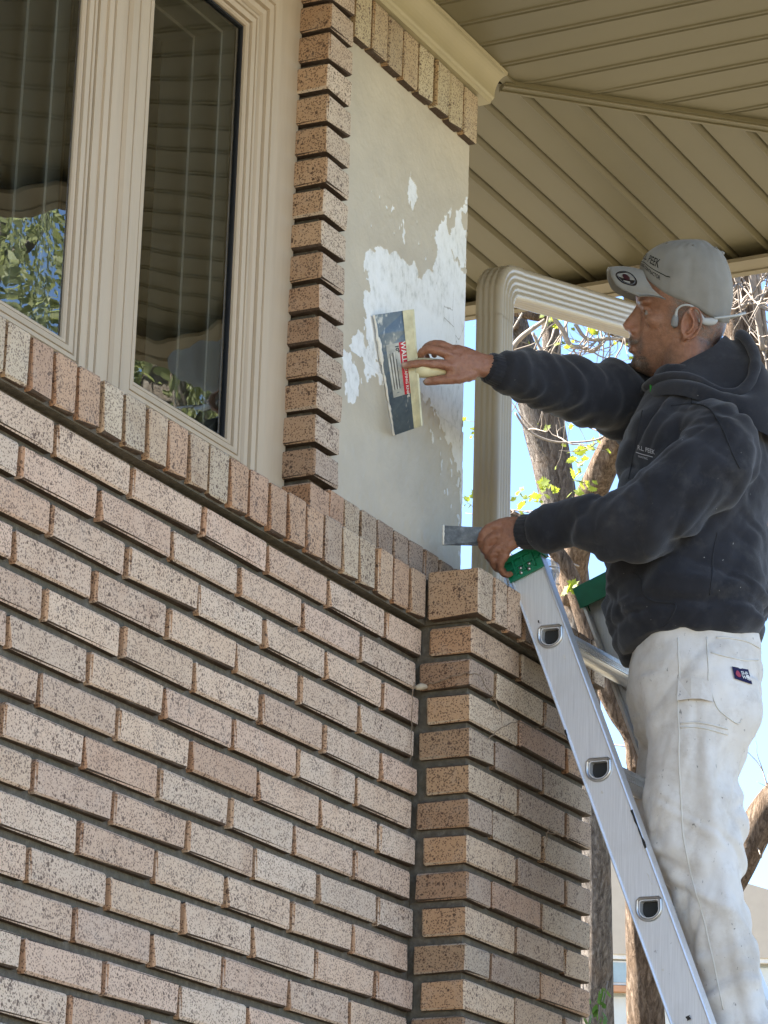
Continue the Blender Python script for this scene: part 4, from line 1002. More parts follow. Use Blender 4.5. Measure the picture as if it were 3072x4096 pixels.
# cuffs, waistband details
def cuff(P, R, n=72):
    v, f = limb(P, R, n, 6, None, lambda tt, a: 1 + math.copysign(.022, math.sin(a*24))); return body_obj('cuff', [list(p) for p in v], f, M_FLEECE, HOOD)
cuff([(.268, .103, -.487), (.288, .088, -.487), (.306, .076, -.484)], [.037, .0345, .0335])
cuff([(.350, .131, -.173), (.366, .141, -.173), (.381, .150, -.171)], [.036, .032, .030])
D_ = {'sh': [(.02, -.245), (-.015, -.247), (-.045, -.243), (-.072, -.258), (-.092, -.290), (-.105, -.330), (-.118, -.372), (-.120, -.392)]}
seam('armhole_seam', [(.028, -.260), (-.014, -.255), (-.043, -.262), (-.061, -.285), (-.076, -.315), (-.090, -.354), (-.104, -.384)], .2, .0017, M_SEAM, HOOD)
seam('shoulder_seam', [(-.018, -.212), (-.012, -.232), (-.012, -.254)], .2, .0012, M_SEAM, HOOD)
seam('side_seam', [(-.060, -.515), (-.052, -.560), (-.050, -.600), (-.045, -.640)], .2, .0013, M_SEAM, HOOD)
seam('pocket_edge', [(.100, -.600), (.085, -.612), (.082, -.640), (.060, -.655), (.020, -.660), (.030, -.690), (.045, -.705)], .2, .0016, M_SEAM, HOOD)
seam('zip_edge', [(.075, -.235), (.088, -.300), (.100, -.370), (.112, -.430)], .1, .0013, M_SEAM, HOOD)
# hood lying on the shoulders
rimh = [(.060, .012, -.155), (.042, .062, -.158), (.012, .098, -.164), (-.028, .118, -.178), (-.070, .126, -.204), (-.110, .123, -.204), (-.138, .112, -.172), (-.150, .082, -.115), (-.140, .042, -.062), (-.130, 0, -.034)]
low = [(.068, .016, -.176), (.048, .085, -.194), (.010, .130, -.208), (-.040, .152, -.230), (-.085, .160, -.252), (-.130, .152, -.274), (-.178, .118, -.284), (-.203, .06, -.280), (-.210, .03, -.275), (-.212, 0, -.272)]
inn = [(.048, .010, -.146), (.032, .046, -.140), (.011, .058, -.127), (-.012, .064, -.114), (-.042, .066, -.098), (-.066, .061, -.081), (-.082, .051, -.064), (-.094, .036, -.048), (-.100, .018, -.040), (-.102, 0, -.036)]
def mir(P): return P + [(a, -b, c) for a, b, c in reversed(P[:-1])]
def sp(P): return spline(mir(P), 5)
A_, B_, C_ = sp(inn), sp(rimh), sp(low); V, F = [], []; n = len(A_); rows = []
for k, (P, Q, m1) in enumerate(((A_, B_, -.012), (B_, C_, .012))):
    for j in range(9):
        u = j/8
        if k and j == 0: continue
        row = []
        for i in range(n):
            p = V3(P[i]).lerp(V3(Q[i]), u); a = i/(n-1); e = math.sin(math.pi*a)**.5 if 0 < a < 1 else 0
            p.z += m1*math.sin(math.pi*u)*e + .006*mn.noise(V3((a*9, u*1.5+k*3, 2)))*e*(1 if 0 < u else .4)
            if k: p.y *= 1+.10*math.sin(math.pi*u); p.x -= .018*math.sin(math.pi*u)*e*(1 if p.x < -.08 else .2)
            row.append(p)
        rows.append(row)
for h in (0, -.004):
    for r in rows: V += [p + V3((0, 0, h)) for p in r]
m_ = len(rows); N_ = m_*n
for j in range(m_-1):
    for i in range(n-1):
        k = j*n+i; F += [(k, k+1, k+n+1, k+n), (N_+k+n, N_+k+n+1, N_+k+1, N_+k)]
hd = body_obj('hood', [list(p) for p in V], F, M_FLEECE, HOOD); fixn(hd.data)
R_im = sp([(a, b*1.02, c+.002) for a, b, c in rimh])
v, f = tube([V3(p) for p in R_im], [.0115*(1+.16*mn.noise(V3((i*.5, 0, 7)))) for i in range(len(R_im))], 12); body_obj('hood_rim', [list(p) for p in v], f, M_FLEECE, HOOD)
# green zip tag, chest embroidery
p0 = snap(.052, -.168, .06, .004) or PW(.06, .06, -.17)
v, f = limb([p0, p0 + V3((-.003, -.002, -.012)), p0 + V3((-.001, -.003, -.026))], [.0048, .0055, .0045], 8, 4, ((0, 1, 0), .5))
put('zip_tag', mesh('zip_tag', v, f, True), mat_plain('green_tag', (.03, .20, .03), .6, .3), HOOD)
M_EMB = mat_plain('pale_thread', (.42, .42, .46), .8, .2)
def on_chest(txt, size, sc0, zc, bold=.0003, slope=-.18):
    V, F = text_geo(txt, size, bold); W_ = []
    for p in V:
        h = snap(sc0 - p.x*.62, zc + p.y*.95 + p.x*slope, .16, .0012); W_.append(h if h is not None else PW(sc0-p.x, .16, zc+p.y))
    put('embroidery', mesh('embroidery', W_, F), M_EMB, HOOD)
on_chest('R.L. PEEK', .0135, .0720, -.338, .0001); on_chest('PAINTING', .0065, .078, -.354, .0000)
seam('embroidery', [(.092, -.343), (.080, -.347), (.068, -.350), (.060, -.352)], .16, .0008, M_EMB, HOOD)

# ---- painter's trousers
pf = lambda s: foldring(7, .05, s, 1.6)
pn = [loft([((-.036, 0, -.640), (.118, 0, -.02), (0, .158, 0)), ((-.036, 0, -.70), (.126, 0, -.02), (0, .168, 0)), ((-.036, .0, -.78), (.128, 0, -.01), (0, .178, 0)), ((-.040, 0, -.86), (.112, 0, 0), (0, .178, 0)), ((-.040, 0, -.90), (.08, 0, 0), (0, .13, 0))], 44, 6, pf(1.0), 2.2)]
LEGN = [((-.038, .092, -.78), (.116, 0, 0), (0, .088, 0)), ((-.042, .095, -.86), (.112, 0, 0), (0, .090, 0)), ((-.020, .098, -.95), (.085, 0, 0), (0, .086, 0)), ((-.024, .100, -1.04), (.094, 0, 0), (0, .084, 0)), ((-.030, .100, -1.10), (.091, 0, 0), (0, .082, 0)),
        ((-.040, .100, -1.15), (.078, 0, 0), (0, .078, 0)), ((-.058, .100, -1.21), (.068, 0, 0), (0, .073, 0)), ((-.078, .098, -1.30), (.066, 0, 0), (0, .070, 0)), ((-.098, .097, -1.40), (.064, 0, 0), (0, .068, 0)), ((-.112, .096, -1.465), (.066, 0, 0), (0, .068, 0)), ((-.116, .096, -1.490), (.062, 0, 0), (0, .066, 0))]
LEGF = [((-.040, -.085, -.78), (.112, 0, 0), (0, .088, 0)), ((-.040, -.090, -.87), (.106, 0, 0), (0, .088, 0)), ((-.018, -.092, -.97), (.086, 0, 0), (0, .084, 0)), ((-.012, -.094, -1.06), (.090, 0, 0), (0, .080, 0)), ((-.028, -.094, -1.14), (.080, 0, 0), (0, .076, 0)),
        ((-.066, -.094, -1.22), (.070, 0, 0), (0, .070, 0)), ((-.108, -.094, -1.32), (.068, 0, 0), (0, .066, 0)), ((-.134, -.094, -1.42), (.064, 0, 0), (0, .064, 0)), ((-.140, -.094, -1.490), (.060, 0, 0), (0, .062, 0))]
pn.append(loft(LEGN, 40, 9, pf(4.0))); pn.append(loft(LEGF, 40, 9, pf(7.0)))
co, ed, fc = fuse('trousers', pn, .0052, 5, .5); nr = vnormals(co, fc)
q = co.copy(); q[:, 2] = co[:, 2] - .55*co[:, 0]; q2 = co.copy(); q2[:, 2] = co[:, 2] + .7*co[:, 0]
hip = np.clip((co[:, 2]+.92)/.12, 0, 1); leg = 1-hip
kn = np.exp(-((co[:, 2]+1.13)/.10)**2); ank = np.exp(-((co[:, 2]+1.42)/.10)**2)
d = leg*(1-.5*kn)*.0135*along(co, (.12, 0, 1), 1.6, 15, 2.2) + leg*.0065*along(co, (-.35, 0, 1), 2.5, 26, 6.0) + hip*.0085*along(co, (.7, 0, -.7), 2.5, 15, 4.4)
d += kn*.0165*along(co, (.85, .1, .5), 3.0, 22, 9.1) + ank*.013*along(co, (.9, 0, -.35), 3.2, 24, 4.7) + .0009*nz3(co, 60, 60, 70, 1.1)
co += nr*d[:, None]; co = relax(co, ed, 1, .4)
t = NT('painter_canvas'); oc = t.obj(); n1 = t.noise(oc, 7, 5, .65); n2 = t.noise(oc, 34, 4, .7); n3 = t.noise(oc, 800, 2)
c = t.ramp(n1, [(.28, (.48, .435, .385)), (.5, (.62, .59, .555)), (.72, (.68, .66, .64))])
c = t.mix(t.math('MULTIPLY', t.ramp(t.noise(oc, 18, 6, .75), [(.50, 0), (.68, 1)]), .45), c, (.42, .37, .32))
sm = t.ramp(t.noise(t.mapping(oc, (1, 1, .6)), 95, 3, .6), [(.685, 0), (.705, 1)]); c = t.mix(t.math('MULTIPLY', sm, t.ramp(n1, [(.4, .85), (.6, .15)])), c, (.10, .095, .09))
t.p(Base_Color=c, Roughness=.85); t.b.inputs['Specular IOR Level'].default_value = .2; t.b.inputs['Sheen Weight'].default_value = .15
t.bump(t.math('ADD', t.math('MULTIPLY', n3, .3), t.math('MULTIPLY', n2, .9)), .35, .003); M_CANVAS = t.m
PANTS = body_obj('trousers', co, fc, M_CANVAS, PERSON)
bp = BVHTree.FromPolygons([tuple(p) for p in to_world(co)], fc)
M_STITCH = mat_plain('canvas_seam', (.60, .575, .53), .9, .1)
def ps(name, pts, r=.0014, lo=.17): seam(name, pts, lo, r, M_STITCH, PANTS, bp)
ps('side_seam', [(.012, -.715), (.010, -.76), (.008, -.81), (.012, -.85), (.010, -.90), (.010, -.96), (.006, -1.04), (.002, -1.10), (-.014, -1.18), (-.034, -1.25), (-.052, -1.33), (-.070, -1.42)], .0015, .16)
ps('pocket_seam', [(-.042, -.715), (-.045, -.775), (-.046, -.805), (-.060, -.850), (-.080, -.870), (-.100, -.882), (-.108, -.872)], .0015)
ps('pocket_top', [(-.050, -.745), (-.080, -.752), (-.110, -.758), (-.140, -.757)], .0018)
ps('tool_pocket_edge', [(.008, -.885), (-.020, -.882), (-.050, -.886), (-.080, -.893)], .0020); ps('tool_pocket_edge', [(.008, -.893), (-.020, -.891), (-.050, -.896), (-.080, -.904)], .0016)
ps('yoke_seam', [(-.060, -.715), (-.090, -.716), (-.120, -.722), (-.150, -.738)], .0018)
ps('hem_seam', [(-.050, -1.445), (-.08, -1.452), (-.11, -1.455), (-.14, -1.452)], .0018)
# hammer loop
P0 = [snap(a, b, .17, .004, bp) for a, b in ((.010, -.800), (-.012, -.797), (-.032, -.798), (-.048, -.803))]
P1 = [snap(a, b, .17, .009, bp) for a, b in ((.012, -.842), (-.012, -.838), (-.032, -.837), (-.050, -.842))]
if all(P0) and all(P1):
    V = P0+P1+[p-PL*.0025 for p in P0+P1]; F = []
    for i in range(3): F += [(i, i+1, 5+i, 4+i), (8+i, 12+i, 13+i, 9+i), (4+i, 5+i, 13+i, 12+i), (i+1, i, 8+i, 9+i)]
    F += [(0, 4, 12, 8), (3, 11, 15, 7)]
    ob = put('hammer_loop', mesh('hammer_loop', V, F), M_CANVAS, PANTS); fixn(ob.data)
# navy maker's label on the back pocket
def patch(name, pts, lo, lift, mat, parent, tree):
    P = [snap(a, b, lo, lift, tree) for a, b in pts]
    if all(P): return put(name, mesh(name, P, [tuple(range(len(P)))]), mat, parent)
LBQ = [(-.088, -.772), (-.118, -.777), (-.126, -.806), (-.093, -.796)]
patch('pocket_label', [LBQ[0], LBQ[1], LBQ[2], LBQ[3]], .17, .003, mat_plain('navy_label', (.012, .012, .055), .7, .2), PANTS, bp)
def lab_pt(u, v): 
    a = V3((*LBQ[0], 0)).lerp(V3((*LBQ[1], 0)), u); b = V3((*LBQ[3], 0)).lerp(V3((*LBQ[2], 0)), u); return a.lerp(b, v)
def lab_text(txt, size, uc, vc):
    V, F = text_geo(txt, size, .0001); W_ = []
    for p in V:
        g = lab_pt(uc + p.x/.032, vc - p.y/.026); W_.append(snap(g.x, g.y, .17, .0042, bp) or PW(g.x, .17, g.y))
    put('label_print', mesh('label_print', W_, F), M_WHITE, PANTS)
lab_text('SHE', .0085, .68, .40); lab_text('WIL', .0085, .70, .68)
g = [lab_pt(.26 + .14*math.cos(a)*(1-.35*math.sin(a)), .52 - .26*math.sin(a)) for a in [2*math.pi*k/14 for k in range(14)]]
patch('label_print', [(q.x, q.y) for q in g], .17, .0042, mat_plain('red_print', (.30, .05, .09), .7, .2), PANTS, bp)
# work boots
for l_, dx in ((.095, 0), (-.09, -.025)):
    v1 = limb([(-.135+dx, l_, -1.478), (-.09+dx, l_, -1.474), (-.04+dx, l_, -1.480), (.012+dx, l_, -1.486)], [.043, .045, .043, .034], 16, 4, ((0, 0, 1), .72)); v2 = limb([(-.118+dx, l_, -1.41), (-.118+dx, l_, -1.46)], [.046, .045], 16, 3)
    b = fuse('boot', [v1, v2], .006, 3)[0::2]; body_obj('boot', b[0], b[1], mat_plain('brown_boot_leather', (.10, .065, .04), .6, .3), PERSON)

# ---- putty knife in the left hand
PK = empty('putty_knife', PW(.40, .045, -.487), 'narrow worn putty knife pointing from the fist on the ladder cap', 'putty knife')
def pbox(pts, h, name, mat):
    V = [PW(a, l_+dl, z) for dl in (h, -h) for a, l_, z in pts]; n = len(pts)
    F = [tuple(range(n)), tuple(reversed(range(n, 2*n)))] + [(i, n+i, n+(i+1) % n, (i+1) % n) for i in range(n)]
    ob = put(name, mesh(name, V, F), mat, PK); fixn(ob.data)
t = NT('grimy_blade'); oc = t.obj()
t.p(Base_Color=t.ramp(t.noise(oc, 45, 5, .7), [(.3, (.05, .05, .048)), (.55, (.13, .13, .125)), (.75, (.30, .29, .27))]), Metallic=.5, Roughness=.45)
pbox([(.460, .048, -.4665), (.462, .048, -.507), (.383, .048, -.506), (.372, .046, -.494), (.372, .046, -.482), (.385, .048, -.4685)], .0007, 'blade', t.m)
v, f = limb([(.374, .046, -.488), (.345, .044, -.488), (.30, .044, -.492)], [.0075, .0105, .0110], 10, 4); body_obj('handle', [list(p) for p in v], f, M_BLACKR, PK)
v, f = tube([PW(.461, .049, -.466-.0045*i + 0) for i in range(10)], [.0022+.0012*mn.noise((i*.9, 1, 1)) for i in range(10)], 7); put('mud_edge', mesh('mud_edge', v, f, True), M_MUD, PK)
# ------------------------------------------------------------------ trees beyond the house
def mat_bark(name, a, b, c):
    t = NT(name); co_ = t.obj(); st_ = t.mapping(co_, (1, 1, .24))
    n = t.noise(st_, 52, 6, .75, .8); n2 = t.noise(co_, 5, 3)
    col = t.ramp(n, [(.32, a), (.52, b), (.72, c)]); col = t.mix(t.math('MULTIPLY', t.ramp(n2, [(.5, 0), (.75, 1)]), .35), col, (.24, .15, .09))
    t.p(Base_Color=col, Roughness=.95); t.b.inputs['Specular IOR Level'].default_value = .1; t.bump(n, 1.0, .03); return t.m
M_BARK = mat_bark('grey_furrowed_bark', (.035, .028, .024), (.15, .13, .115), (.31, .28, .25))
M_BARK2 = mat_bark('brown_furrowed_bark', (.03, .021, .015), (.15, .108, .078), (.31, .24, .185))
M_TWIG = mat_plain('twig_bark', (.24, .20, .165), .85, .2, var=.3, vscale=30)
def mat_leaf(name, col, tr):
    t = NT(name); r = t.n('ObjectInfo').outputs['Random']; g = t.n('NewGeometry').outputs['Random Per Island']
    c = t.mix(t.math('MULTIPLY', t.math('ADD', r, g), .5), col, tuple(min(1, x*1.5) for x in col)); t.p(Base_Color=c, Roughness=.55)
    tl = t.n('BsdfTranslucent', {'Color': (*tr, 1)}); mx = t.n('MixShader', {0: .55, 1: t.b.outputs[0], 2: tl.outputs[0]}); t.t.links.new(mx.outputs[0], t.out.inputs[0]); return t.m
M_LEAF = mat_leaf('spring_maple_leaf', (.13, .16, .025), (.30, .34, .03)); M_SHRUB = mat_leaf('shrub_leaf', (.055, .11, .02), (.10, .19, .03)); M_FAR = mat_leaf('mirrored_foliage', (.16, .175, .085), (.26, .29, .11))
def bark_trunk(P, seg=26, per=14, amp=.13, seed=0.0):
    Q = spline(P, per); pts = [V3(q[:3]) for q in Q]; rad = [max(q[3], .003) for q in Q]
    L = [0]
    for i in range(1, len(pts)): L.append(L[-1]+(pts[i]-pts[i-1]).length)
    f = lambda i, a: 1 + amp*(mn.noise(V3((math.cos(a)*3.2+seed, math.sin(a)*3.2, L[i]*1.6))) + .6*abs(mn.noise(V3((math.cos(a)*7+seed, math.sin(a)*7, L[i]*3.5)))))
    return tube(pts, rad, seg, True, f)
rt_ = random.Random(23)
def twigs(parts, p, d, ln, r, lev, curl=.5):
    """a crooked twig with side twigs"""
    pts = [V3(p)]; n = 6; dd = V3(d).normalized()
    for i in range(n):
        dd = (dd + V3((rt_.uniform(-1, 1), rt_.uniform(-1, 1), rt_.uniform(-.6, .9)))*curl*.45).normalized(); pts.append(pts[-1]+dd*ln/n)
    parts.append(tube(pts, [r*(1-.75*i/n) for i in range(n+1)], 5)); ends = [pts[-1]]
    if lev > 0:
        for k in range(rt_.randint(2, 4)):
            i = rt_.randint(1, n); e = (dd + V3((rt_.uniform(-1, 1), rt_.uniform(-1, 1), rt_.uniform(-.8, 1)))*1.1).normalized(); ends += twigs(parts, pts[i], e, ln*rt_.uniform(.4, .7), r*.55, lev-1, curl)
    return ends
def leaf_mesh(kind):
    if kind == 0:   # five-lobed
        o = [(0, -.12), (.20, -.30), (.30, -.10), (.62, -.16), (.50, .06), (.95, .28), (.62, .34), (.66, .52), (.34, .48), (.30, .80), (.14, .70), (0, 1.10)]
    else:           # simple oval
        o = [(0, 0), (.16, .12), (.25, .34), (.24, .58), (.14, .82), (0, 1.0)]
    P = o + [(-x, y) for x, y in reversed(o[1:-1])]
    V = [V3((0, .25, .02))] + [V3((x, y, -.10*x*x - .12*y*y*(1 if kind == 0 else 1.6))) for x, y in P]; n = len(P)
    return mesh('leaf', V, [(0, 1+i, 1+(i+1) % n) for i in range(n)])
LM = {0: [leaf_mesh(0)], 1: [leaf_mesh(1)]}
for k, M_ in ((0, M_LEAF), (1, M_SHRUB)): LM[k][0].materials.append(M_)
def leaf(parent, p, size, kind=0, droop=.4):
    o = put('leaf', LM[kind][0], None, parent, p); o.scale = (size, size, size)
    o.rotation_euler = (rt_.uniform(.5, 1.9), rt_.uniform(-.7, .7), rt_.uniform(0, 6.28)); return o
T1 = [(9.085,3.504,0.119,0.091),(8.769,3.375,1.159,0.079),(8.588,3.314,1.736,0.074),(8.394,3.280,2.312,0.074),(8.210,3.267,2.830,0.082),(8.032,3.282,3.289,0.091),(7.894,3.304,3.634,0.096),(7.804,3.339,3.828,0.079),(7.736,3.363,3.977,0.068),(7.657,3.377,4.172,0.058),(7.534,3.385,4.494,0.046),(7.361,3.393,4.954,0.030),(7.30,3.40,5.6,.02)]
T1b = [(7.972,3.333,3.703,0.055),(7.939,3.280,3.867,0.047),(7.907,3.259,3.983,0.046),(7.859,3.245,4.134,0.040),(7.702,3.140,4.386,0.030),(7.630,3.032,4.735,0.022)]
T1d = [(8.16,3.25,2.75,.05),(8.118,3.236,2.801,0.061),(7.962,3.110,3.081,0.068),(7.851,2.973,3.256,0.069),(7.751,2.834,3.400,0.063),(7.588,2.545,3.610,0.052),(7.462,2.246,3.731,0.036),(7.358,1.901,3.859,0.024)]
LIMB = [(7.70,3.36,4.02,.03),(7.45,3.30,3.96,.027),(7.228,3.232,3.931,0.025),(7.263,3.175,3.916,0.025),(7.338,3.049,3.892,0.025),(7.385,2.942,3.918,0.027),(7.457,2.826,3.886,0.027),(7.538,2.727,3.808,0.025),(7.621,2.621,3.733,0.022)]
TWS = [[(6.893,2.998,3.562,0.012),(6.899,2.947,3.618,0.012),(6.925,2.847,3.691,0.009)],
 [(6.931,2.819,3.713,0.010),(6.974,2.782,3.650,0.011),(7.009,2.760,3.586,0.011),(7.038,2.710,3.577,0.010),(7.064,2.672,3.562,0.010),(7.071,2.639,3.590,0.008),(7.075,2.616,3.612,0.006),(7.109,2.544,3.623,0.010)],
 [(6.992,2.728,3.678,0.009),(7.030,2.695,3.620,0.008),(7.059,2.646,3.611,0.008),(7.082,2.594,3.623,0.007)],
 [(6.558,2.818,3.117,0.005),(6.605,2.778,3.046,0.005),(6.657,2.706,3.006,0.005),(6.700,2.629,2.999,0.004),(6.752,2.521,3.012,0.004),(6.776,2.448,3.051,0.003)],
 [(6.767,2.792,3.552,0.006),(6.764,2.767,3.595,0.005),(6.749,2.743,3.670,0.004)], [(6.746,2.826,3.562,0.007),(6.780,2.804,3.499,0.006),(6.809,2.779,3.457,0.004)]]
def tree_root(name, loc, label, cat='tree', group=None): return empty(name, loc, label, cat, group)
TR1 = tree_root('forked_tree', (9.2, 3.55, GZ), 'grey-barked forked tree rising behind the downspout with a few young maple leaves')
ob = add('trunk', *bark_trunk([(9.6, 3.7, GZ-.1, .15), (9.4, 3.62, -1.5, .11)] + T1, seed=1), M_BARK, TR1, smooth=True)
add('limb', *bark_trunk(T1b, 18, 10, seed=4), M_BARK, TR1, smooth=True); add('limb', *bark_trunk(T1d, 22, 10, seed=7), M_BARK2, TR1, smooth=True); add('limb', *bark_trunk(LIMB, 14, 8, .08, seed=9), M_BARK2, TR1, smooth=True)
tw = []
for P in TWS: q = spline(P, 5); tw.append(tube([V3(a[:3]) for a in q], [a[3] for a in q], 6))
ends = []
for base in (LIMB, TWS[1], TWS[2], TWS[3], T1b, T1d):
    for k in range(10 if base is LIMB else 6):
        a = rt_.choice(base[1:]); ends += twigs(tw, V3(a[:3]), (rt_.uniform(-.6, .4), rt_.uniform(-1, 1), rt_.uniform(-1, 1)), rt_.uniform(.10, .30), .0042, 1, .7)
for k in range(18): ends += twigs(tw, (7.0+rt_.uniform(-.1, .3), 2.55+.03*k, 3.75), (rt_.uniform(-.3, .3), rt_.uniform(-.5, .5), rt_.choice((-1, -.8, 1))), rt_.uniform(.25, .5), .0055, 1, .6)
for k in range(7): ends += twigs(tw, (7.9, 3.2-.1*k, 2.75+.08*k), (rt_.uniform(-.3, .3), rt_.uniform(-1, 1), rt_.uniform(-.2, 1)), rt_.uniform(.25, .5), .005, 1, .6)
ob = add('twigs', *join(tw), M_TWIG, TR1, smooth=True); tag(ob, kind='stuff')
LV = [(6.945,2.794,3.711,0.054),(6.936,2.821,3.697,0.034),(7.057,2.608,3.671,0.045),(7.065,2.581,3.688,0.034),(7.051,2.636,3.649,0.040),(6.821,2.623,3.002,0.047),(6.817,2.645,2.980,0.033),(6.830,2.597,3.013,0.033),(6.853,2.642,2.887,0.044),(6.872,2.620,2.866,0.033),(6.864,2.658,2.834,0.039),(6.274,2.552,2.654,0.045),(6.291,2.530,2.639,0.032),(6.592,2.792,2.738,0.030),(6.607,2.781,2.713,0.027),(6.620,2.745,2.729,0.022),(6.816,3.010,3.755,0.023),(6.081,2.773,2.861,0.024),(6.088,2.782,2.831,0.021),(5.719,2.633,2.432,0.030),(5.718,2.642,2.423,0.020),(6.879,2.877,3.770,0.023)]
for x, y, z, r in LV:
    for k in range(5): leaf(TR1, V3((x, y, z)) + V3((rt_.uniform(-1, 1), rt_.uniform(-1, 1), rt_.uniform(-1, 1)))*r*1.1, r*rt_.uniform(.55, .95))
for p in rt_.sample(ends, min(120, len(ends))): leaf(TR1, p, rt_.uniform(.012, .024))

T2 = [(6.374,2.102,-0.199,0.085),(6.168,2.041,0.447,0.068),(6.079,2.015,0.724,0.061),(5.963,1.978,1.093,0.049),(5.867,1.952,1.388,0.045),(5.795,2.001,1.515,0.041),(5.742,2.031,1.616,0.040),(5.636,2.072,1.844,0.034),(5.549,2.109,2.027,0.030),(5.483,2.166,2.127,0.027),(5.409,2.251,2.207,0.021),(5.334,2.356,2.259,0.015)]
T2b = [(5.89,1.957,1.30,.04),(5.871,1.951,1.379,0.039),(5.813,1.872,1.648,0.032),(5.741,1.749,2.020,0.027),(5.678,1.607,2.392,0.022),(5.651,1.460,2.673,0.018)]
T2c = [(6.17,2.05,.40,.05),(6.152,2.038,0.493,0.049),(6.190,1.839,0.674,0.054),(6.189,1.681,0.900,0.059),(6.177,1.592,1.059,0.066),(6.174,1.518,1.171,0.068),(6.199,1.350,1.342,0.063),(6.268,1.117,1.488,0.053)]
TR2 = tree_root('leaning_tree', (7.2, 2.4, GZ), 'sunlit rough-barked tree standing behind the ladder and the white trousers')
add('trunk', *bark_trunk([(7.3, 2.4, GZ-.1, .13), (6.8, 2.25, -1.6, .10)] + T2, 26, 14, .2, 3), M_BARK2, TR2, smooth=True)
add('limb', *bark_trunk(T2b, 16, 8, .12, 12), M_BARK2, TR2, smooth=True); add('limb', *bark_trunk(T2c, 22, 10, .14, 15), M_BARK2, TR2, smooth=True)
tw = []; ends = []
for base in (T2, T2b, T2c):
    for k in range(7): a = rt_.choice(base[4 if base is T2 else 1:]); ends += twigs(tw, V3(a[:3]), (rt_.uniform(-.6, .4), rt_.uniform(-1, .6), rt_.uniform(-.6, 1)), rt_.uniform(.12, .35), .0042, 1, .7)
ob = add('twigs', *join(tw), M_TWIG, TR2, smooth=True); tag(ob, kind='stuff')
for x, y, z, r in [(4.696,1.728,1.661,0.031),(4.699,1.710,1.678,0.027),(4.710,1.705,1.657,0.022)]:
    for k in range(2): leaf(TR2, (x, y, z), r*rt_.uniform(1, 1.3), 0)
for p in rt_.sample(ends, 14): leaf(TR2, p, rt_.uniform(.02, .03))
T4 = [(5.366,0.723,-0.338,0.098),(5.011,0.779,0.546,0.081),(4.692,0.822,1.350,0.072),(4.494,0.860,1.832,0.068),(4.331,0.889,2.234,0.070),(4.241,0.891,2.475,0.068),(4.163,0.870,2.717,0.060),(4.068,0.823,3.041,0.047)]
TR3 = tree_root('shaggy_tree', (6.0, .60, GZ), 'shaggy grey tree trunk with orange sunlit bark behind the man\'s hood')
add('trunk', *bark_trunk([(6.0, .60, GZ-.1, .16), (5.7, .66, -1.5, .12)] + T4, 26, 14, .2, 21), M_BARK2, TR3, smooth=True)
tw = []; ends = []
for P in ([(3.778,0.683,2.417,0.014),(3.840,0.682,2.249,0.012),(3.883,0.682,2.134,0.008)], [(3.759,0.736,2.393,0.007),(3.783,0.728,2.339,0.007),(3.779,0.718,2.363,0.006),(3.820,0.637,2.367,0.006)], [(3.805,0.668,2.364,0.007),(3.834,0.666,2.287,0.006),(3.863,0.665,2.211,0.006),(3.894,0.660,2.134,0.005)], [(3.810,0.731,2.262,0.008),(3.815,0.711,2.275,0.008),(3.821,0.692,2.287,0.006)]):
    q = spline(P, 5); tw.append(tube([V3(a[:3]) for a in q], [a[3] for a in q], 6))
    for k in range(8): a = rt_.choice(P); ends += twigs(tw, V3(a[:3]), (rt_.uniform(-.3, .6), rt_.uniform(-1, .7), rt_.uniform(-1, 1)), rt_.uniform(.10, .28), .0040, 1, .7)
for k in range(16): a = rt_.choice(T4[3:7]); ends += twigs(tw, V3(a[:3]), (rt_.uniform(-.5, .3), rt_.uniform(-1, .3), rt_.uniform(-.6, .8)), rt_.uniform(.2, .5), .0055, 1, .7)
ob = add('twigs', *join(tw), M_TWIG, TR3, smooth=True); tag(ob, kind='stuff')
for x, y, z, r in [(3.970,0.727,1.833,0.024),(3.973,0.710,1.849,0.024),(4.109,0.764,1.403,0.024),(3.798,0.632,2.434,0.020)]:
    for k in range(3): leaf(TR3, V3((x, y, z))+V3((rt_.uniform(-1, 1), rt_.uniform(-1, 1), rt_.uniform(-1, 1)))*.03, r*rt_.uniform(.8, 1.2))

# ------------------------------------------------------------------ neighbouring house
NB = empty('neighbour_house', (23, 9.5, GZ), 'pale beige neighbouring house seen between the tree trunks below the pier', 'house')
ux = V3((.456, -.89, 0)).normalized(); vx = V3((.89, .456, 0)).normalized(); N0 = V3((20.5, 8.9, 0))
def nb(u0, u1, d0, d1, z0, z1):
    v, f = box(u0, u1, d0, d1, z0, z1); return [N0 + ux*p[0] + vx*p[1] + V3((0, 0, p[2])) for p in v], f
M_NB = mat_plain('beige_gable', (.42, .36, .29), .8, .2, var=.05); M_NS = mat_plain('pale_siding', (.55, .56, .53), .6, .3, var=.05); M_NT = mat_plain('trim_white', (.65, .63, .6), .6, .3); M_NG = mat_plain('dull_pane', (.30, .36, .36), .1, .6); M_NO = mat_plain('rust_sill', (.42, .22, .12), .6, .3)
add('wall', *nb(-3, 4, .15, 7, GZ, 3.42), M_NS, NB)
g = [(-3.3, 3.44), (.2, 4.55), (4.3, 3.44)]; V = [N0 + ux*a + vx*d_ + V3((0, 0, z)) for d_ in (0, 7) for a, z in g]
add('gable', V, [(0, 2, 1), (3, 4, 5), (0, 1, 4, 3), (1, 2, 5, 4), (0, 3, 5, 2)], M_NB, NB)
for k in range(7): add('siding_board', *nb(-3.02, 4.02, .09+.004*k, .15, 1.30+.30*k, 1.57+.30*k), M_NS, NB)
add('trim', *nb(-3.1, 4.1, .02, .085, 3.40, 3.47), M_NT, NB)
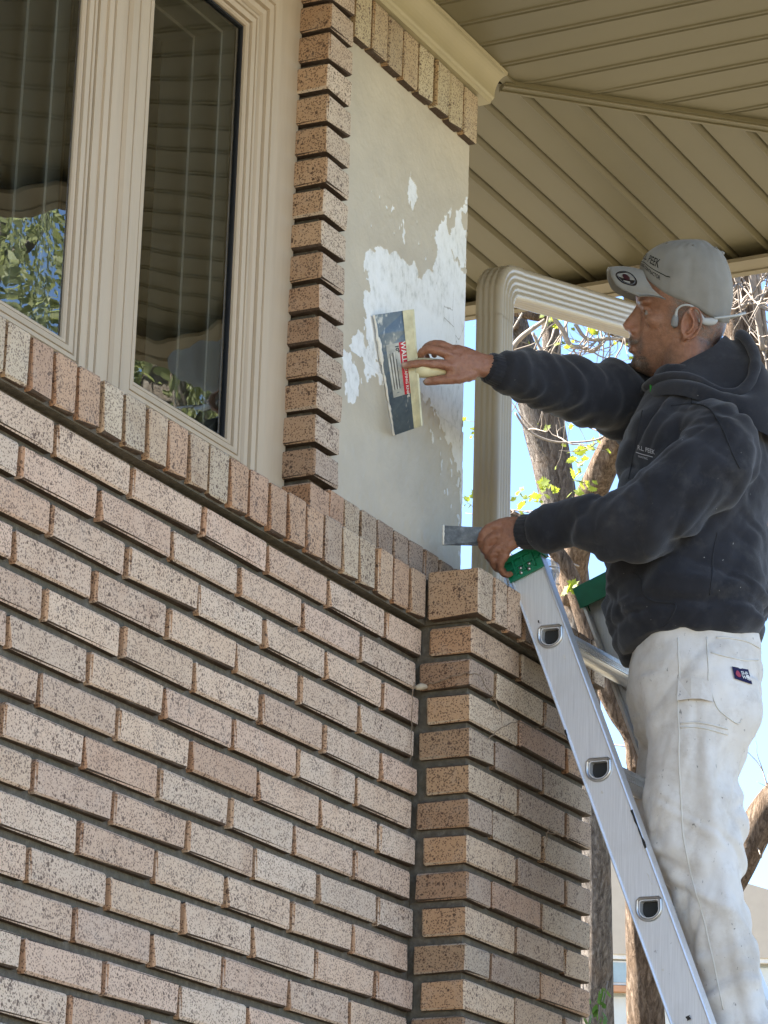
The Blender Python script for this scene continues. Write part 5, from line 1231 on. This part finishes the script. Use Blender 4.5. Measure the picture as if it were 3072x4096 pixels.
win = add('window', *nb(-1.0, 1.2, .06, .088, 3.17, 3.39), M_NT, NB); add('pane', *nb(-.9, .05, .05, .058, 3.19, 3.37), M_NG, win); add('pane', *nb(.12, 1.1, .05, .058, 3.19, 3.37), M_NG, win); add('sill', *nb(-1.1, 1.3, .0, .088, 3.10, 3.155), M_NO, win)
# ------------------------------------------------------------------ shrub at the foot of the pier
SH = empty('shrub', (2.42, .62, GZ), 'young green leafy shrub poking up beside the brick pier at the bottom', 'shrub')
tw = []; 
for k in range(13):
    x0 = V3((2.42 + rt_.uniform(-.03, .05), .60 + rt_.uniform(-.12, .10), -.75)); top = V3((2.41 + rt_.uniform(-.02, .05), .60 + rt_.uniform(-.055, .075), rt_.uniform(-.27, -.150)))
    q = spline([tuple(x0), tuple(x0.lerp(top, .5) + V3((0, rt_.uniform(-.02, .02), 0))), tuple(top)], 6); q = [V3(a) for a in q]
    tw.append(tube(q, [.004*(1-.7*i/len(q)) for i in range(len(q))], 5))
    for j in range(9):
        leaf(SH, q[3 + j % (len(q)-3)] + V3((rt_.uniform(-.02, .02), rt_.uniform(-.025, .025), rt_.uniform(-.01, .01))), rt_.uniform(.024, .044), 1)
add('stems', *join([tube([(2.42, .61, GZ), (2.43, .60, -1.8), (2.42, .60, -.7)], [.02, .015, .01], 6)] + tw), M_TWIG, SH, smooth=True)
# ------------------------------------------------------------------ trees that the window panes mirror
def far_tree(x, y, h, r, sd, n, label):
    rg = np.random.RandomState(sd); t_ = empty('street_tree', (x, y, GZ), label, 'tree', 'trees mirrored in the window panes')
    tr = [(x, y, GZ-.1, .24), (x+.1, y, GZ+h*.35, .18), (x-.1, y+.1, GZ+h*.6, .11), (x, y, GZ+h*.9, .03)]
    parts = [bark_trunk(tr, 14, 6, .1, sd)]
    for k in range(14):
        a = rg.uniform(0, 6.28); z = GZ + h*rg.uniform(.35, .75); e = r*rg.uniform(.5, .95)
        parts.append(tube([(x, y, z), (x+e*.5*math.cos(a), y+e*.5*math.sin(a), z+e*.35), (x+e*math.cos(a), y+e*math.sin(a), z+e*.5+.2)], [.07, .045, .012], 6))
    add('trunk', *join(parts), M_BARK, t_, smooth=True)
    # clumps of leaves with gaps
    nc = 46; cl = rg.normal(size=(nc, 3)); cl /= np.linalg.norm(cl, axis=1)[:, None]; cl *= (rg.rand(nc, 1)**.45)*r; cl[:, 2] *= .8
    c = cl[rg.randint(0, nc, n)] + rg.normal(size=(n, 3))*r*.17 + np.array([x, y, GZ+h*.66])
    a = rg.normal(size=(n, 3)); a[:, 2] -= .9; a /= np.linalg.norm(a, axis=1)[:, None]; b = rg.normal(size=(n, 3)); b -= a*(a*b).sum(1)[:, None]; b /= np.linalg.norm(b, axis=1)[:, None]
    L_ = rg.uniform(.05, .10, (n, 1)); W_ = L_*.26
    V = np.stack([c, c+a*L_*.5+b*W_, c+a*L_, c+a*L_*.5-b*W_], 1).reshape(-1, 3); F = np.arange(n*4).reshape(-1, 4)
    ob = add('crown', V.tolist(), F.tolist(), M_FAR, t_); tag(ob, kind='stuff')
far_tree(7.6, -4.9, 12.2, 2.3, 5, 24000, 'leafy green tree mirrored in the lower part of the window panes')
far_tree(13.2, -7.6, 14.4, 3.2, 6, 26000, 'leafy green tree mirrored in the lower part of the window panes')
far_tree(9.6, -8.6, 12.8, 2.6, 8, 26000, 'leafy green tree mirrored in the lower part of the window panes')

# ------------------------------------------------------------------ clear plastic tub on the pier cap, dry vine, cocoon
t = NT('cloudy_plastic'); t.p(Base_Color=(.62, .68, .72), Roughness=.18, Alpha=.42); M_TUB = t.m
TB = empty('plastic_tub', (.45, -.085, .228), 'cloudy clear plastic tub standing on the pier cap behind the ladder rail', 'tub')
def lathe(cx, cy, prof, n=28):
    V = [(cx+r*math.cos(2*math.pi*i/n), cy+r*math.sin(2*math.pi*i/n), z) for r, z in prof for i in range(n)]
    return V, [(j*n+i, j*n+(i+1) % n, (j+1)*n+(i+1) % n, (j+1)*n+i) for j in range(len(prof)-1) for i in range(n)]
add('wall', *lathe(.45, -.085, [(.001, .228), (.043, .228), (.046, .232), (.0535, .315), (.0520, .315), (.0445, .234), (.001, .232)]), M_TUB, TB, smooth=True)
add('rim', *lathe(.45, -.085, [(.0525, .312), (.0590, .313), (.0600, .318), (.0590, .330), (.0560, .332), (.0540, .330), (.0540, .3165)]), M_TUB, TB, smooth=True)
add('residue', *lathe(.45, -.085, [(.001, .250), (.0455, .252), (.046, .256), (.001, .262)]), M_MUD, TB, smooth=True)
VN = empty('dry_vine', (.2, -.12, -.2), 'thin dead vine tendrils clinging to the brick pier', 'vine')
M_VINE = mat_plain('dead_vine', (.22, .16, .11), .9, .1, var=.3, vscale=60)
for P in ([(.128, -.02, .008), (.126, -.06, .016), (.127, -.105, .022), (.150, -.121, .022), (.1721, -.120, .0099), (.2203, -.119, -.0062), (.2478, -.120, -.0276), (.2593, -.118, -.0482)], [(.1973, -.118, -.0907), (.2594, -.121, -.0505), (.3345, -.119, -.0257), (.4008, -.122, -.0219), (.4681, -.119, -.006), (.5487, -.121, -.0041), (.5841, -.118, -.0154)], [(.4962, -.118, -.2055), (.4681, -.122, -.2137), (.4654, -.120, -.2378), (.4507, -.118, -.2736)], [(.4681, -.119, -.2137), (.5649, -.121, -.2034), (.6707, -.118, -.2014)], [(.10, -.006, .010), (.094, -.008, -.03), (.096, -.006, -.09), (.092, -.007, -.15)]):
    q = [V3(a) + V3((rt_.uniform(-1, 1), -abs(rt_.uniform(0, 1)), rt_.uniform(-1, 1)))*.0022 for a in spline(P, 6)]
    put('tendril', mesh('tendril', *tube(q, [.0012*(1-.5*i/len(q)) for i in range(len(q))], 5)), M_VINE, VN)
v, f = limb([V3((.112, -.006, .0)), V3((.122, -.012, .004)), V3((.132, -.018, .006))], [.004, .007, .004], 10, 4)
ck = put('cocoon', mesh('cocoon', v, f, True), mat_plain('papery_cocoon', (.40, .33, .24), .9, .1, var=.3, vscale=90)); tag(ck, 'small papery tan cocoon stuck in the inner corner of the brickwork', 'cocoon')
